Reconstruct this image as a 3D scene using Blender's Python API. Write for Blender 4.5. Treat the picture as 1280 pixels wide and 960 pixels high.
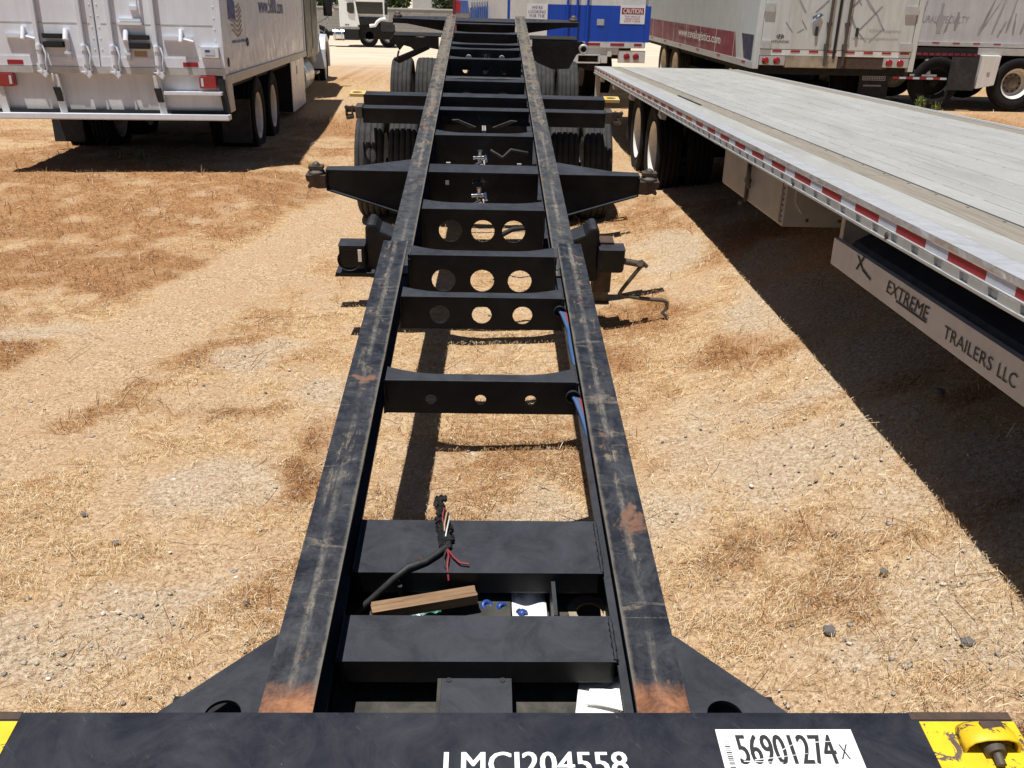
import bpy, bmesh, math, random
import numpy as np
from mathutils import Vector, Matrix
random.seed(7); rng = np.random.default_rng(7)
sc = bpy.context.scene
COL = sc.collection
for o in list(bpy.data.objects): bpy.data.objects.remove(o)

# ------------------------------------------------------------------ camera, world, sun
F_PX = 1130.34
CAM_Z = 2.079
pit, yaw, rol = math.radians(23.5), math.radians(2.07), math.radians(1.456)
fw = Vector((math.sin(yaw)*math.cos(pit), math.cos(yaw)*math.cos(pit), -math.sin(pit)))
ri = Vector((math.cos(yaw), -math.sin(yaw), 0)); up = ri.cross(fw)
R2 = ri*math.cos(rol)+up*math.sin(rol); U2 = -ri*math.sin(rol)+up*math.cos(rol)
cam_d = bpy.data.cameras.new('camera'); cam = bpy.data.objects.new('camera', cam_d); COL.objects.link(cam)
cam.matrix_world = Matrix(((R2.x,U2.x,-fw.x,0),(R2.y,U2.y,-fw.y,0),(R2.z,U2.z,-fw.z,CAM_Z),(0,0,0,1)))
cam_d.sensor_width = 36; cam_d.lens = 36*F_PX/1280; cam_d.clip_start = .05; cam_d.clip_end = 2000
sc.camera = cam
SUN = Vector((-.165, -.17, 1)).normalized()
w = bpy.data.worlds.new("World"); sc.world = w; w.use_nodes = True
nt = w.node_tree; bg = nt.nodes['Background']
sky = nt.nodes.new('ShaderNodeTexSky'); sky.sky_type = 'NISHITA'; sky.sun_disc = False
sky.sun_elevation = math.asin(SUN.z); sky.sun_rotation = math.atan2(SUN.x, SUN.y)
sky.air_density = .65; sky.dust_density = .3
nt.links.new(sky.outputs[0], bg.inputs[0]); bg.inputs[1].default_value = .05
sl = bpy.data.lights.new('sun', 'SUN'); sl.energy = 5.0; sl.angle = math.radians(.53); sl.color = (1, .97, .925)
so = bpy.data.objects.new('sun', sl); COL.objects.link(so); so.location = (-5, -4, 30)
so.rotation_euler = (-SUN).to_track_quat('-Z', 'Y').to_euler()
sc.view_settings.view_transform = 'Standard'; sc.view_settings.look = 'None'
sc.view_settings.exposure = .28; sc.view_settings.gamma = 1

# ------------------------------------------------------------------ materials
def nodes_of(name):
    m = bpy.data.materials.new(name); m.use_nodes = True
    n = m.node_tree.nodes; l = m.node_tree.links
    return m, n, l, n['Principled BSDF']
def ramp(n, l, src, stops):
    r = n.new('ShaderNodeValToRGB'); l.new(src, r.inputs[0])
    e = r.color_ramp.elements
    while len(e) < len(stops): e.new(.5)
    for i, (p, c) in enumerate(stops):
        e[i].position = p; e[i].color = (c, c, c, 1) if isinstance(c, (int, float)) else (*c, 1)
    return r.outputs[0]
def noise(n, l, coord, scale, detail=5, rough=.6, dist=0, stretch=None, loc=(0,0,0)):
    if stretch or loc != (0,0,0):
        mp = n.new('ShaderNodeMapping'); mp.inputs['Scale'].default_value = stretch or (1,1,1); mp.inputs['Location'].default_value = loc
        l.new(coord, mp.inputs[0]); coord = mp.outputs[0]
    t = n.new('ShaderNodeTexNoise'); t.inputs['Scale'].default_value = scale; t.inputs['Detail'].default_value = detail
    t.inputs['Roughness'].default_value = rough; t.inputs['Distortion'].default_value = dist
    l.new(coord, t.inputs[0]); return t.outputs[0]
def mix(n, l, fac, a, b, kind='MIX'):
    x = n.new('ShaderNodeMix'); x.data_type = 'RGBA'; x.blend_type = kind
    for s, v in ((0, fac), (6, a), (7, b)):
        if isinstance(v, bpy.types.NodeSocket): l.new(v, x.inputs[s])
        elif s == 0: x.inputs[s].default_value = v
        else: x.inputs[s].default_value = (*v, 1)
    return x.outputs[2]
def math_n(n, l, op, a, b):
    x = n.new('ShaderNodeMath'); x.operation = op; x.use_clamp = op in ('MULTIPLY_ADD',)
    for i, v in enumerate((a, b)):
        if isinstance(v, bpy.types.NodeSocket): l.new(v, x.inputs[i])
        else: x.inputs[i].default_value = v
    return x.outputs[0]
def bump(n, l, p, h, strength=.3, dist=.01):
    b = n.new('ShaderNodeBump'); b.inputs['Strength'].default_value = strength; b.inputs['Distance'].default_value = dist
    l.new(h, b.inputs['Height']); l.new(b.outputs[0], p.inputs['Normal'])
MATS = {}
def simple(name, col, rough=.5, metal=0, dirt=None, dirt_amt=.4, dirt_scale=6, bmp=0, bscale=40, spec=.5, stretch=None, coat=0):
    """paint or metal with blotches of dirt and a little relief"""
    m, n, l, p = nodes_of(name)
    tc = n.new('ShaderNodeTexCoord').outputs['Object']
    c2 = dirt or tuple(v*.72 for v in col)
    f = ramp(n, l, noise(n, l, tc, dirt_scale, 6, .68, .4, stretch), [(.42, 0), (.72, dirt_amt)])
    l.new(mix(n, l, f, col, c2), p.inputs['Base Color'])
    rr = ramp(n, l, noise(n, l, tc, dirt_scale*2.3, 4), [(.3, max(rough-.1, .03)), (.75, min(rough+.16, 1))])
    l.new(rr, p.inputs['Roughness'])
    p.inputs['Metallic'].default_value = metal; p.inputs['Specular IOR Level'].default_value = spec
    if coat: p.inputs['Coat Weight'].default_value = coat; p.inputs['Coat Roughness'].default_value = .12
    if bmp: bump(n, l, p, noise(n, l, tc, bscale, 4, .6, 0, stretch), bmp, .004)
    MATS[name] = m; return m

def m_black():
    m, n, l, p = nodes_of('black_paint'); tc = n.new('ShaderNodeTexCoord').outputs['Object']
    f = ramp(n, l, noise(n, l, tc, 5, 7, .7, .8), [(.44, 0), (.78, 1)])
    c = mix(n, l, f, (.0075, .008, .0105), (.020, .021, .024))
    ge = n.new('ShaderNodeNewGeometry'); sz_ = n.new('ShaderNodeSeparateXYZ'); l.new(ge.outputs['Normal'], sz_.inputs[0])
    lit_top = ramp(n, l, sz_.outputs[2], [(.6, 0), (.95, 1)])
    lit_var = ramp(n, l, noise(n, l, tc, 7, 7, .74, .6), [(.36, .45), (.62, 1)])
    c = mix(n, l, math_n(n, l, 'MULTIPLY', lit_top, lit_var), c, (.047, .050, .059))  # upward faces painted paler, so tops look lit against the dark webs
    sp_ = ramp(n, l, noise(n, l, tc, 120, 4, .85), [(.66, 0), (.70, .5)])
    c = mix(n, l, math_n(n, l, 'MULTIPLY', lit_top, sp_), c, (.16, .15, .14))
    sc_ = ramp(n, l, noise(n, l, tc, 26, 6, .8, 1.6), [(.665, 0), (.71, .5)])
    c = mix(n, l, sc_, c, (.11, .105, .095))
    ru = ramp(n, l, noise(n, l, tc, 13, 6, .7, .8, (1, 1, .45), (4, 1, 3)), [(.675, 0), (.70, .8)])
    c = mix(n, l, ru, c, (.10, .045, .025))
    l.new(c, p.inputs['Base Color'])
    l.new(ramp(n, l, noise(n, l, tc, 9, 5), [(.3, .38), (.7, .6)]), p.inputs['Roughness'])
    p.inputs['Specular IOR Level'].default_value = .2
    bump(n, l, p, noise(n, l, tc, 60, 3), .12, .002); MATS['black'] = m
m_black()
def m_navy():
    m, n, l, p = nodes_of('scuffed_navy_paint'); tc = n.new('ShaderNodeTexCoord').outputs['Object']
    f = ramp(n, l, noise(n, l, tc, 4.5, 8, .72, 1.4), [(.36, 0), (.7, 1)])
    c = mix(n, l, f, (.007, .0085, .016), (.034, .036, .043))
    mp = n.new('ShaderNodeMapping'); mp.inputs['Rotation'].default_value = (0, 0, .8); l.new(tc, mp.inputs[0])
    s = ramp(n, l, noise(n, l, mp.outputs[0], 14, 6, .75, .6, (1, 6, 1)), [(.60, 0), (.72, .45)])
    c = mix(n, l, s, c, (.085, .085, .085))
    d = ramp(n, l, noise(n, l, tc, 55, 3, .8, .3), [(.74, 0), (.77, .8)])
    c = mix(n, l, d, c, (.3, .29, .27))
    l.new(c, p.inputs['Base Color'])
    l.new(ramp(n, l, noise(n, l, tc, 8, 6), [(.3, .3), (.75, .62)]), p.inputs['Roughness'])
    p.inputs['Specular IOR Level'].default_value = .28
    bump(n, l, p, noise(n, l, tc, 45, 4), .15, .002); MATS['navy'] = m
m_navy()
def m_worn(name, y_rust, dust0, dust1):
    """top of the rails: scraped paint, tan dust along the middle, rust spots"""
    m, n, l, p = nodes_of(name); tc = n.new('ShaderNodeTexCoord'); o = tc.outputs['Object']
    sx = n.new('ShaderNodeSeparateXYZ'); l.new(o, sx.inputs[0])
    b1, b2 = ((.012, .0135, .019), (.050, .052, .058)) if y_rust is not None else ((.030, .032, .037), (.085, .085, .083))
    base = mix(n, l, ramp(n, l, noise(n, l, o, 11, 7, .75, .8), [(.4, 0), (.66, 1)]), b1, b2)
    # scrape bands running along the rail, about the flange's middle
    ax = math_n(n, l, 'ABSOLUTE', sx.outputs[0], 0); off = math_n(n, l, 'SUBTRACT', ax, .447)
    mid = math_n(n, l, 'SUBTRACT', 1, math_n(n, l, 'MULTIPLY', math_n(n, l, 'ABSOLUTE', off, 0), 17))
    grow = n.new('ShaderNodeMapRange'); l.new(sx.outputs[1], grow.inputs[0])
    grow.inputs[1].default_value = 0; grow.inputs[2].default_value = 8
    grow.inputs[3].default_value = dust0; grow.inputs[4].default_value = dust1
    st = noise(n, l, o, 7, 6, .72, .5, (5.5, .55, 1))
    blot = noise(n, l, o, 7.5, 6, .72, .9, (1.2, 1, 1), (3, 1.7, 0))
    s = math_n(n, l, 'ADD', math_n(n, l, 'MULTIPLY', st, .55), math_n(n, l, 'MULTIPLY', blot, .6))
    s = math_n(n, l, 'ADD', s, math_n(n, l, 'MULTIPLY', mid, .09)); s = math_n(n, l, 'ADD', s, grow.outputs[0])
    d = ramp(n, l, s, [(.655, 0), (.735, .85)])
    fine = ramp(n, l, noise(n, l, o, 90, 6, .85, .5, (1, .4, 1)), [(.40, .1), (.56, 1)])
    dcol = mix(n, l, noise(n, l, o, 9, 4), (.15, .125, .09), (.27, .215, .15))
    c = mix(n, l, math_n(n, l, 'MULTIPLY', d, fine), base, dcol)
    cross = ramp(n, l, noise(n, l, o, 5, 4, .66, 1.0, (.7, 3.6, 1), (0, 4, 0)), [(.61, 0), (.69, .55)])
    c = mix(n, l, math_n(n, l, 'MULTIPLY', cross, fine), c, (.23, .19, .14))
    lw = math_n(n, l, 'ADD', math_n(n, l, 'ABSOLUTE', math_n(n, l, 'ADD', off, math_n(n, l, 'MULTIPLY', noise(n, l, o, 2.5, 3), .012)), 0), 0)
    line = n.new('ShaderNodeMapRange'); l.new(lw, line.inputs[0]); line.inputs[1].default_value = .004; line.inputs[2].default_value = .013; line.inputs[3].default_value = .7; line.inputs[4].default_value = 0
    lf = math_n(n, l, 'MULTIPLY', line.outputs[0], ramp(n, l, noise(n, l, o, 3, 5, .75, 0, (1, .7, 1), (1, 9, 0)), [(.42, 0), (.58, 1)]))
    c = mix(n, l, math_n(n, l, 'MULTIPLY', lf, fine), c, (.20, .18, .15))
    edge = ramp(n, l, math_n(n, l, 'ADD', math_n(n, l, 'ABSOLUTE', off, 0), math_n(n, l, 'MULTIPLY', noise(n, l, o, 14, 6, .8), .03)), [(.072, 0), (.08, .7)])
    c = mix(n, l, edge, c, (.17, .15, .12))
    rs = math_n(n, l, 'ADD', noise(n, l, o, 6.5, 5, .62, .5, (1.3, 1, 1), (7, 2, 0)), math_n(n, l, 'MULTIPLY', mid, .05))
    rs = ramp(n, l, math_n(n, l, 'ADD', rs, math_n(n, l, 'MULTIPLY', math_n(n, l, 'SUBTRACT', noise(n, l, o, 60, 5, .8), .5), .12)), [(.64, 0), (.70, 1)])
    rcol = mix(n, l, noise(n, l, o, 25, 5), (.12, .06, .038), (.21, .115, .075))
    c = mix(n, l, rs, c, rcol)
    if y_rust is not None:
        e = math_n(n, l, 'ADD', sx.outputs[1], math_n(n, l, 'ADD', math_n(n, l, 'MULTIPLY', noise(n, l, o, 16, 7, .8, .6, (1, .5, 1)), .13), math_n(n, l, 'MULTIPLY', noise(n, l, o, 70, 5, .8), .05)))
        rf = n.new('ShaderNodeMapRange'); l.new(e, rf.inputs[0]); rf.inputs[1].default_value = y_rust+.05; rf.inputs[2].default_value = y_rust+.105
        rf.inputs[3].default_value = 1; rf.inputs[4].default_value = 0
        rc2 = mix(n, l, ramp(n, l, noise(n, l, o, 13, 8, .8, .5), [(.36, 0), (.62, 1)]), (.085, .036, .022), (.33, .15, .072))
        c = mix(n, l, rf.outputs[0], c, rc2)
    l.new(c, p.inputs['Base Color'])
    l.new(ramp(n, l, s, [(.5, .36), (.8, .8)]), p.inputs['Roughness']); p.inputs['Specular IOR Level'].default_value = .4
    bump(n, l, p, s, .25, .004); MATS[name] = m
m_worn('worn_gooseneck', .10, -.045, .03)
m_worn('worn_rail', None, -.17, .11)
simple('tyre', (.032, .032, .032), .85, 0, (.075, .07, .062), .6, 9, .3, 60, .3)
simple('tyre_shaded', (.008, .008, .009), .95, 0, (.02, .019, .017), .5, 9, .3, 60, .3)  # darker tyre copy, shade under the vehicles put into its colour
simple('rim_white', (.72, .71, .68), .42, 0, (.42, .36, .28), .6, 7)
simple('rim_steel', (.62, .63, .64), .3, .85, (.3, .28, .26), .5, 9)
simple('axle_black', (.006, .006, .007), .85, 0, (.02, .018, .015), .5, 8, .2)
simple('brown_steel', (.05, .032, .024), .75, 0, (.11, .06, .035), .7, 14, .4, 50)
simple('cast_steel', (.10, .085, .07), .6, .3, (.045, .03, .024), .8, 18, .4, 60)
simple('galvanised', (.50, .51, .51), .45, .35, (.33, .31, .28), .5, 8, .1)
simple('chrome', (.7, .7, .7), .16, 1, (.4, .4, .4), .4, 12)
def m_yellow():
    m, n, l, p = nodes_of('chipped_yellow_paint'); tc = n.new('ShaderNodeTexCoord').outputs['Object']
    f = ramp(n, l, noise(n, l, tc, 17, 7, .72, 1.0, None, (2.3, .4, 0)), [(.555, 0), (.57, 1)])
    y = mix(n, l, noise(n, l, tc, 20, 4), (.62, .37, .012), (.80, .60, .02))
    l.new(mix(n, l, f, y, mix(n, l, noise(n, l, tc, 40, 4), (.06, .045, .04), (.17, .12, .09))), p.inputs['Base Color'])
    p.inputs['Roughness'].default_value = .5; bump(n, l, p, f, -.4, .003); MATS['yellow'] = m
m_yellow()
simple('worn_yellow', (.62, .42, .10), .6, 0, (.5, .45, .34), .9, 16)
simple('wheel_disc', (.20, .175, .14), .6, .1, (.09, .08, .07), .6, 12)
simple('label_white', (.80, .80, .81), .45, 0, (.6, .6, .6), .3, 12)
simple('paper', (.82, .82, .80), .8, 0, (.7, .69, .66), .4, 5)
simple('ink_black', (.018, .018, .02), .6)
simple('ink_white', (.82, .82, .80), .6, 0, (.6, .6, .58), .4, 30)
simple('ink_blue', (.03, .06, .26), .5); simple('ink_red', (.42, .02, .025), .5)
simple('ink_tan', (.40, .25, .13), .5)
simple('dirty_plate', (.035, .034, .03), .85, 0, (.11, .1, .082), .8, 10, .4, 50, .3)
def m_wood(name, a, b, scale=(18, 1.4, 18)):
    m, n, l, p = nodes_of(name); tc = n.new('ShaderNodeTexCoord').outputs['Object']
    g = noise(n, l, tc, 3, 7, .7, .5, scale)
    l.new(mix(n, l, ramp(n, l, g, [(.35, 0), (.68, 1)]), a, b), p.inputs['Base Color'])
    p.inputs['Roughness'].default_value = .8; bump(n, l, p, g, .3, .003); MATS[name] = m
m_wood('wood', (.13, .072, .038), (.30, .185, .098), (1.4, 18, 18))
m_wood('deck_wood', (.17, .15, .12), (.29, .258, .21), (22, .8, 22))
simple('cable_black', (.015, .015, .016), .65, 0, (.06, .055, .05), .4, 30)
simple('wire_red', (.20, .018, .025), .55); simple('hose_blue', (.025, .085, .22), .55, 0, (.09, .09, .10), .7, 60); simple('hose_red', (.19, .035, .04), .55)
def m_burnt():
    m, n, l, p = nodes_of('burnt_plastic'); tc = n.new('ShaderNodeTexCoord').outputs['Object']
    g = noise(n, l, tc, 70, 6, .8)
    l.new(mix(n, l, ramp(n, l, g, [(.5, 0), (.72, 1)]), (.006, .006, .006), (.07, .06, .055)), p.inputs['Base Color'])
    p.inputs['Roughness'].default_value = .45; bump(n, l, p, g, 1, .012); MATS['burnt'] = m
m_burnt()
simple('green_plastic', (.01, .09, .06), .25, 0, (.10, .3, .22), .6, 40, .5, 60)
simple('cap_blue', (.02, .06, .25), .4); simple('cap_tan', (.45, .31, .18), .6)

# vehicle paints
def m_panel(name, col, dirt, amt, wave=None, rough=.38, streak=(3, 3, .35), wb=.05, coat=0):
    """painted sheet metal: streaked dirt and very gentle oil-canning"""
    m, n, l, p = nodes_of(name); tc = n.new('ShaderNodeTexCoord').outputs['Object']
    f = ramp(n, l, noise(n, l, tc, 2.6, 8, .72, .6, streak), [(.40, 0), (.78, amt)])
    c = mix(n, l, f, col, dirt)
    sp = ramp(n, l, noise(n, l, tc, 30, 6, .8), [(.66, 0), (.72, amt*.8)])
    c = mix(n, l, sp, c, tuple(v*.55 for v in dirt))
    l.new(c, p.inputs['Base Color'])
    l.new(ramp(n, l, noise(n, l, tc, 5, 5), [(.3, rough-.08), (.75, rough+.2)]), p.inputs['Roughness'])
    h = noise(n, l, tc, 1.6, 2, .4)
    bump(n, l, p, h, .25, wb); p.inputs['Specular IOR Level'].default_value = .4
    MATS[name] = m
m_panel('truck_white', (.71, .75, .82), (.50, .51, .53), .45, rough=.3)
m_panel('truck_apron', (.60, .59, .58), (.40, .37, .34), .5, rough=.5)
m_panel('trailer_grey', (.47, .495, .49), (.36, .37, .35), .5)
m_panel('trailer_door', (.56, .575, .56), (.36, .35, .31), .7)
m_panel('maroon', (.20, .018, .04), (.15, .04, .05), .5)
m_panel('navy_panel', (.012, .018, .06), (.05, .05, .06), .5)
m_panel('trailer_blue', (.008, .066, .48), (.014, .05, .28), .7)
m_panel('trailer_blue_side', (.05, .12, .40), (.16, .22, .42), .8)
m_panel('off_white', (.68, .68, .66), (.44, .42, .38), .6)
m_panel('faded_white', (.50, .52, .55), (.34, .35, .37), .8)
m_panel('ghost_grey', (.22, .23, .25), (.42, .43, .44), 1.0)
m_panel('cab_white', (.82, .84, .82), (.66, .66, .62), .35, coat=.4, rough=.25)
m_panel('cab_blue_white', (.52, .57, .64), (.4, .42, .45), .4, coat=.5, rough=.2)
m_panel('cab_shaded', (.085, .09, .062), (.06, .06, .045), .5)  # cab tone with the shade on its back and side painted in
simple('glass', (.012, .018, .02), .05, 0, (.03, .035, .035), .3, 3, spec=.8)
simple('red_lens', (.26, .008, .012), .2, 0, (.3, .01, .012), .4, 30, coat=.5)
simple('red_tape', (.33, .010, .018), .4, 0, (.25, .02, .025), .6, 14)
simple('white_tape', (.55, .58, .66), .35, 0, (.42, .43, .48), .5, 14)
simple('orange_tape', (.50, .09, .025), .4, 0, (.35, .05, .02), .5, 14)
def m_deck():
    m, n, l, p = nodes_of('weathered_aluminium_deck'); tc = n.new('ShaderNodeTexCoord').outputs['Object']
    oi = n.new('ShaderNodeObjectInfo')
    c = mix(n, l, ramp(n, l, noise(n, l, tc, 1.2, 7, .7, .6, (3, .7, 1)), [(.38, 0), (.72, 1)]), (.40, .40, .378), (.285, .282, .262))
    s = ramp(n, l, noise(n, l, tc, 6, 7, .78, 1.6, (1, .35, 1)), [(.57, 0), (.70, .7)])
    c = mix(n, l, s, c, (.27, .27, .26))
    f = ramp(n, l, noise(n, l, tc, 48, 4, .7, .2, (1, .25, 1)), [(.6, 0), (.75, .5)])
    c = mix(n, l, f, c, (.60, .61, .61))
    c = mix(n, l, math_n(n, l, 'MULTIPLY', oi.outputs['Random'], .3), c, (.36, .36, .34))
    l.new(c, p.inputs['Base Color']); p.inputs['Roughness'].default_value = .62; p.inputs['Metallic'].default_value = .15
    wv = n.new('ShaderNodeTexWave'); wv.inputs['Scale'].default_value = 9; wv.bands_direction = 'X'; l.new(tc, wv.inputs[0])
    bump(n, l, p, wv.outputs[1], .25, .003); MATS['deck'] = m
m_deck()
def m_polish():
    m, n, l, p = nodes_of('polished_aluminium'); tc = n.new('ShaderNodeTexCoord').outputs['Object']
    l.new(mix(n, l, noise(n, l, tc, 8, 6, .7), (.78, .79, .80), (.50, .51, .53)), p.inputs['Base Color'])
    p.inputs['Metallic'].default_value = .45; p.inputs['Roughness'].default_value = .33
    bump(n, l, p, noise(n, l, tc, 8, 2, .5, .4, (1.2, 1, 1)), .9, .03); MATS['polish'] = m
m_polish()
simple('box_aluminium', (.40, .375, .345), .5, .35, (.30, .265, .225), .6, 4, .1)
simple('board_beige', (.58, .55, .52), .6, 0, (.40, .35, .30), .5, 5)
simple('dark_tarp', (.012, .014, .022), .6, 0, (.03, .03, .035), .5, 6, .5, 14)
simple('rubber', (.007, .007, .008), .8, 0, (.02, .018, .016), .5, 10)
simple('mud_flap', (.013, .014, .017), .7, 0, (.06, .055, .048), .6, 5)
simple('tan_dent', (.40, .34, .25), .6, 0, (.12, .09, .07), .8, 5, .6, 8)
simple('plaster_grey', (.45, .45, .45), .8, 0, (.36, .36, .36), .5, 2)
def m_block():
    m, n, l, p = nodes_of('grey_block_masonry'); tc = n.new('ShaderNodeTexCoord').outputs['Object']
    mp = n.new('ShaderNodeMapping'); mp.inputs['Rotation'].default_value = (math.pi/2, 0, 0); l.new(tc, mp.inputs[0])
    b = n.new('ShaderNodeTexBrick'); b.inputs['Scale'].default_value = 1
    b.inputs['Brick Width'].default_value = .4; b.inputs['Row Height'].default_value = .2; b.inputs['Mortar Size'].default_value = .012
    b.inputs['Color1'].default_value = (.30, .285, .265, 1); b.inputs['Color2'].default_value = (.235, .225, .215, 1); b.inputs['Mortar'].default_value = (.17, .165, .155, 1)
    l.new(mp.outputs[0], b.inputs[0])
    l.new(mix(n, l, ramp(n, l, noise(n, l, tc, .9, 6), [(.35, 0), (.75, .5)]), b.outputs[0], (.34, .32, .29)), p.inputs['Base Color'])
    p.inputs['Roughness'].default_value = .9; bump(n, l, p, b.outputs[1], -.4, .01); MATS['block'] = m
m_block()
def m_leaf(name, a, b):
    m, n, l, p = nodes_of(name); at = n.new('ShaderNodeAttribute'); at.attribute_name = 'tint'
    l.new(mix(n, l, at.outputs['Fac'], a, b), p.inputs['Base Color']); p.inputs['Roughness'].default_value = .6; MATS[name] = m
m_leaf('leaf_green', (.022, .05, .014), (.09, .13, .035)); m_leaf('weed_green', (.05, .10, .02), (.20, .22, .05))
simple('bark', (.10, .075, .05), .9, 0, (.05, .04, .03), .6, 8, .5)
simple('stone_dark', (.10, .10, .102), .85, 0, (.21, .20, .18), .6, 25, .5, 60)
simple('stone_pale', (.52, .47, .40), .9, 0, (.36, .31, .25), .6, 25, .5, 60)

# ------------------------------------------------------------------ mesh helpers
class B:
    def __init__(s): s.v = []; s.f = []; s.mi = []; s.sm = []
    def add(s, vs, fs, mi=0, smooth=False):
        o = len(s.v); s.v += [tuple(v) for v in vs]
        for f in fs: s.f.append(tuple(o+i for i in f)); s.mi.append(mi); s.sm.append(smooth)
        return s
    def box(s, x0, x1, y0, y1, z0, z1, mi=0, top=None):
        if x0 > x1: x0, x1 = x1, x0
        if y0 > y1: y0, y1 = y1, y0
        if z0 > z1: z0, z1 = z1, z0
        vs = [(x0,y0,z0),(x1,y0,z0),(x1,y1,z0),(x0,y1,z0),(x0,y0,z1),(x1,y0,z1),(x1,y1,z1),(x0,y1,z1)]
        s.add(vs, [(0,3,2,1),(0,1,5,4),(1,2,6,5),(2,3,7,6),(3,0,4,7)], mi)
        s.add([vs[i] for i in (4,5,6,7)], [(0,1,2,3)], mi if top is None else top); return s
    def prism(s, poly, axis, a, b, mi=0):
        """poly of 2D points; axis 'x' -> (y,z), 'y' -> (x,z), 'z' -> (x,y)"""
        ar = sum(poly[i][0]*poly[(i+1) % len(poly)][1]-poly[(i+1) % len(poly)][0]*poly[i][1] for i in range(len(poly)))
        if ar < 0: poly = poly[::-1]
        put = {'x': lambda p, t: (t, p[0], p[1]), 'y': lambda p, t: (p[0], t, p[1]), 'z': lambda p, t: (p[0], p[1], t)}[axis]
        n = len(poly); vs = [put(p, a) for p in poly]+[put(p, b) for p in poly]
        flip = (axis == 'y') != (b < a)
        fs = [tuple(range(n))[::-1], tuple(range(n, 2*n))]+[(i, (i+1) % n, n+(i+1) % n, n+i) for i in range(n)]
        if flip: fs = [f[::-1] for f in fs]
        s.add(vs, fs, mi); return s
    def cyl(s, p0, p1, r0, r1=None, n=16, mi=0, caps=True):
        p0, p1 = Vector(p0), Vector(p1); r1 = r0 if r1 is None else r1
        d = (p1-p0).normalized(); a = d.orthogonal().normalized(); b = d.cross(a)
        vs = []
        for p, r in ((p0, r0), (p1, r1)):
            vs += [p+(a*math.cos(2*math.pi*i/n)+b*math.sin(2*math.pi*i/n))*r for i in range(n)]
        s.add(vs, [(i, (i+1) % n, n+(i+1) % n, n+i) for i in range(n)], mi, True)
        if caps: s.add(vs, [tuple(range(n))[::-1], tuple(range(n, 2*n))], mi)
        return s
    def tube(s, pts, r, n=8, mi=0):
        pts = [Vector(p) for p in pts]; rings = []
        t0 = (pts[1]-pts[0]).normalized(); a = t0.orthogonal().normalized()
        for i, p in enumerate(pts):
            t = (pts[min(i+1, len(pts)-1)]-pts[max(i-1, 0)]).normalized()
            a = (a-t*a.dot(t)).normalized(); b = t.cross(a)
            rr = r[i] if isinstance(r, (list, tuple)) else r
            rings.append([p+(a*math.cos(2*math.pi*k/n)+b*math.sin(2*math.pi*k/n))*rr for k in range(n)])
        vs = [v for q in rings for v in q]; fs = []
        for i in range(len(pts)-1):
            for k in range(n): fs.append((i*n+k, i*n+(k+1) % n, (i+1)*n+(k+1) % n, (i+1)*n+k))
        s.add(vs, fs, mi, True); s.add(rings[0], [tuple(range(n))[::-1]], mi); s.add(rings[-1], [tuple(range(n))], mi); return s
    def lathe(s, prof, c=(0,0,0), axis='x', n=36, mi=0, smooth=True):
        vs = []; m = len(prof)
        for i in range(n):
            a = 2*math.pi*i/n
            for (x, r) in prof:
                if axis == 'x': vs.append((c[0]+x, c[1]+r*math.cos(a), c[2]+r*math.sin(a)))
                elif axis == 'z': vs.append((c[0]+r*math.cos(a), c[1]+r*math.sin(a), c[2]+x))
                else: vs.append((c[0]+r*math.sin(a), c[1]+x, c[2]+r*math.cos(a)))
        fs = []
        for i in range(n):
            for k in range(m-1): fs.append((i*m+k, i*m+k+1, ((i+1) % n)*m+k+1, ((i+1) % n)*m+k))
        s.add(vs, fs, mi, smooth); return s
    def holed(s, x0, x1, z0, z1, y0, y1, holes, mi=0, n=20):
        """plate in the xz plane from y0 to y1 with round holes (cx, cz, r)"""
        hs = sorted(holes); xs = [x0]+[(hs[i][0]+hs[i+1][0])/2 for i in range(len(hs)-1)]+[x1]
        for (cx, cz, r), a, b in zip(hs, xs[:-1], xs[1:]):
            an = sorted([2*math.pi*i/n for i in range(n)]+[math.atan2(z-cz, x-cx) % (2*math.pi) for x in (a, b) for z in (z0, z1)])
            ci, co = [], []
            for t in an:
                c_, s_ = math.cos(t), math.sin(t); ci.append((cx+r*c_, cz+r*s_))
                k = min([((b-cx)/c_ if c_ > 1e-9 else (a-cx)/c_ if c_ < -1e-9 else 1e9), ((z1-cz)/s_ if s_ > 1e-9 else (z0-cz)/s_ if s_ < -1e-9 else 1e9)])
                co.append((cx+k*c_, cz+k*s_))
            m = len(an)
            for y, rev in ((y0, False), (y1, True)):
                vs = [(p[0], y, p[1]) for p in ci+co]; fs = [(i, m+i, m+(i+1) % m, (i+1) % m) for i in range(m)]
                s.add(vs, [f[::-1] for f in fs] if rev else fs, mi)
            s.add([(p[0], y0, p[1]) for p in ci]+[(p[0], y1, p[1]) for p in ci], [(i, (i+1) % m, m+(i+1) % m, m+i) for i in range(m)], mi)
        s.add([(x0,y0,z0),(x1,y0,z0),(x1,y1,z0),(x0,y1,z0)], [(0,3,2,1)], mi); s.add([(x0,y0,z1),(x1,y0,z1),(x1,y1,z1),(x0,y1,z1)], [(0,1,2,3)], mi)
        return s
    def mesh(s, name, mats):
        me = bpy.data.meshes.new(name); me.from_pydata(s.v, [], s.f)
        for x in mats: me.materials.append(MATS[x] if isinstance(x, str) else x)
        me.polygons.foreach_set('material_index', s.mi); me.polygons.foreach_set('use_smooth', s.sm); me.update(); return me
    def put(s, name, mats, parent=None, bevel=0, loc=None, rot=None):
        if isinstance(mats, str): mats = [mats]
        o = bpy.data.objects.new(name, s.mesh(name, mats)); COL.objects.link(o); o.parent = parent
        if loc: o.location = loc
        if rot: o.rotation_euler = rot
        if bevel:
            bv = o.modifiers.new('bevel', 'BEVEL'); bv.width = bevel; bv.segments = 2; bv.limit_method = 'ANGLE'; bv.angle_limit = math.radians(40)
        return o
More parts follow.
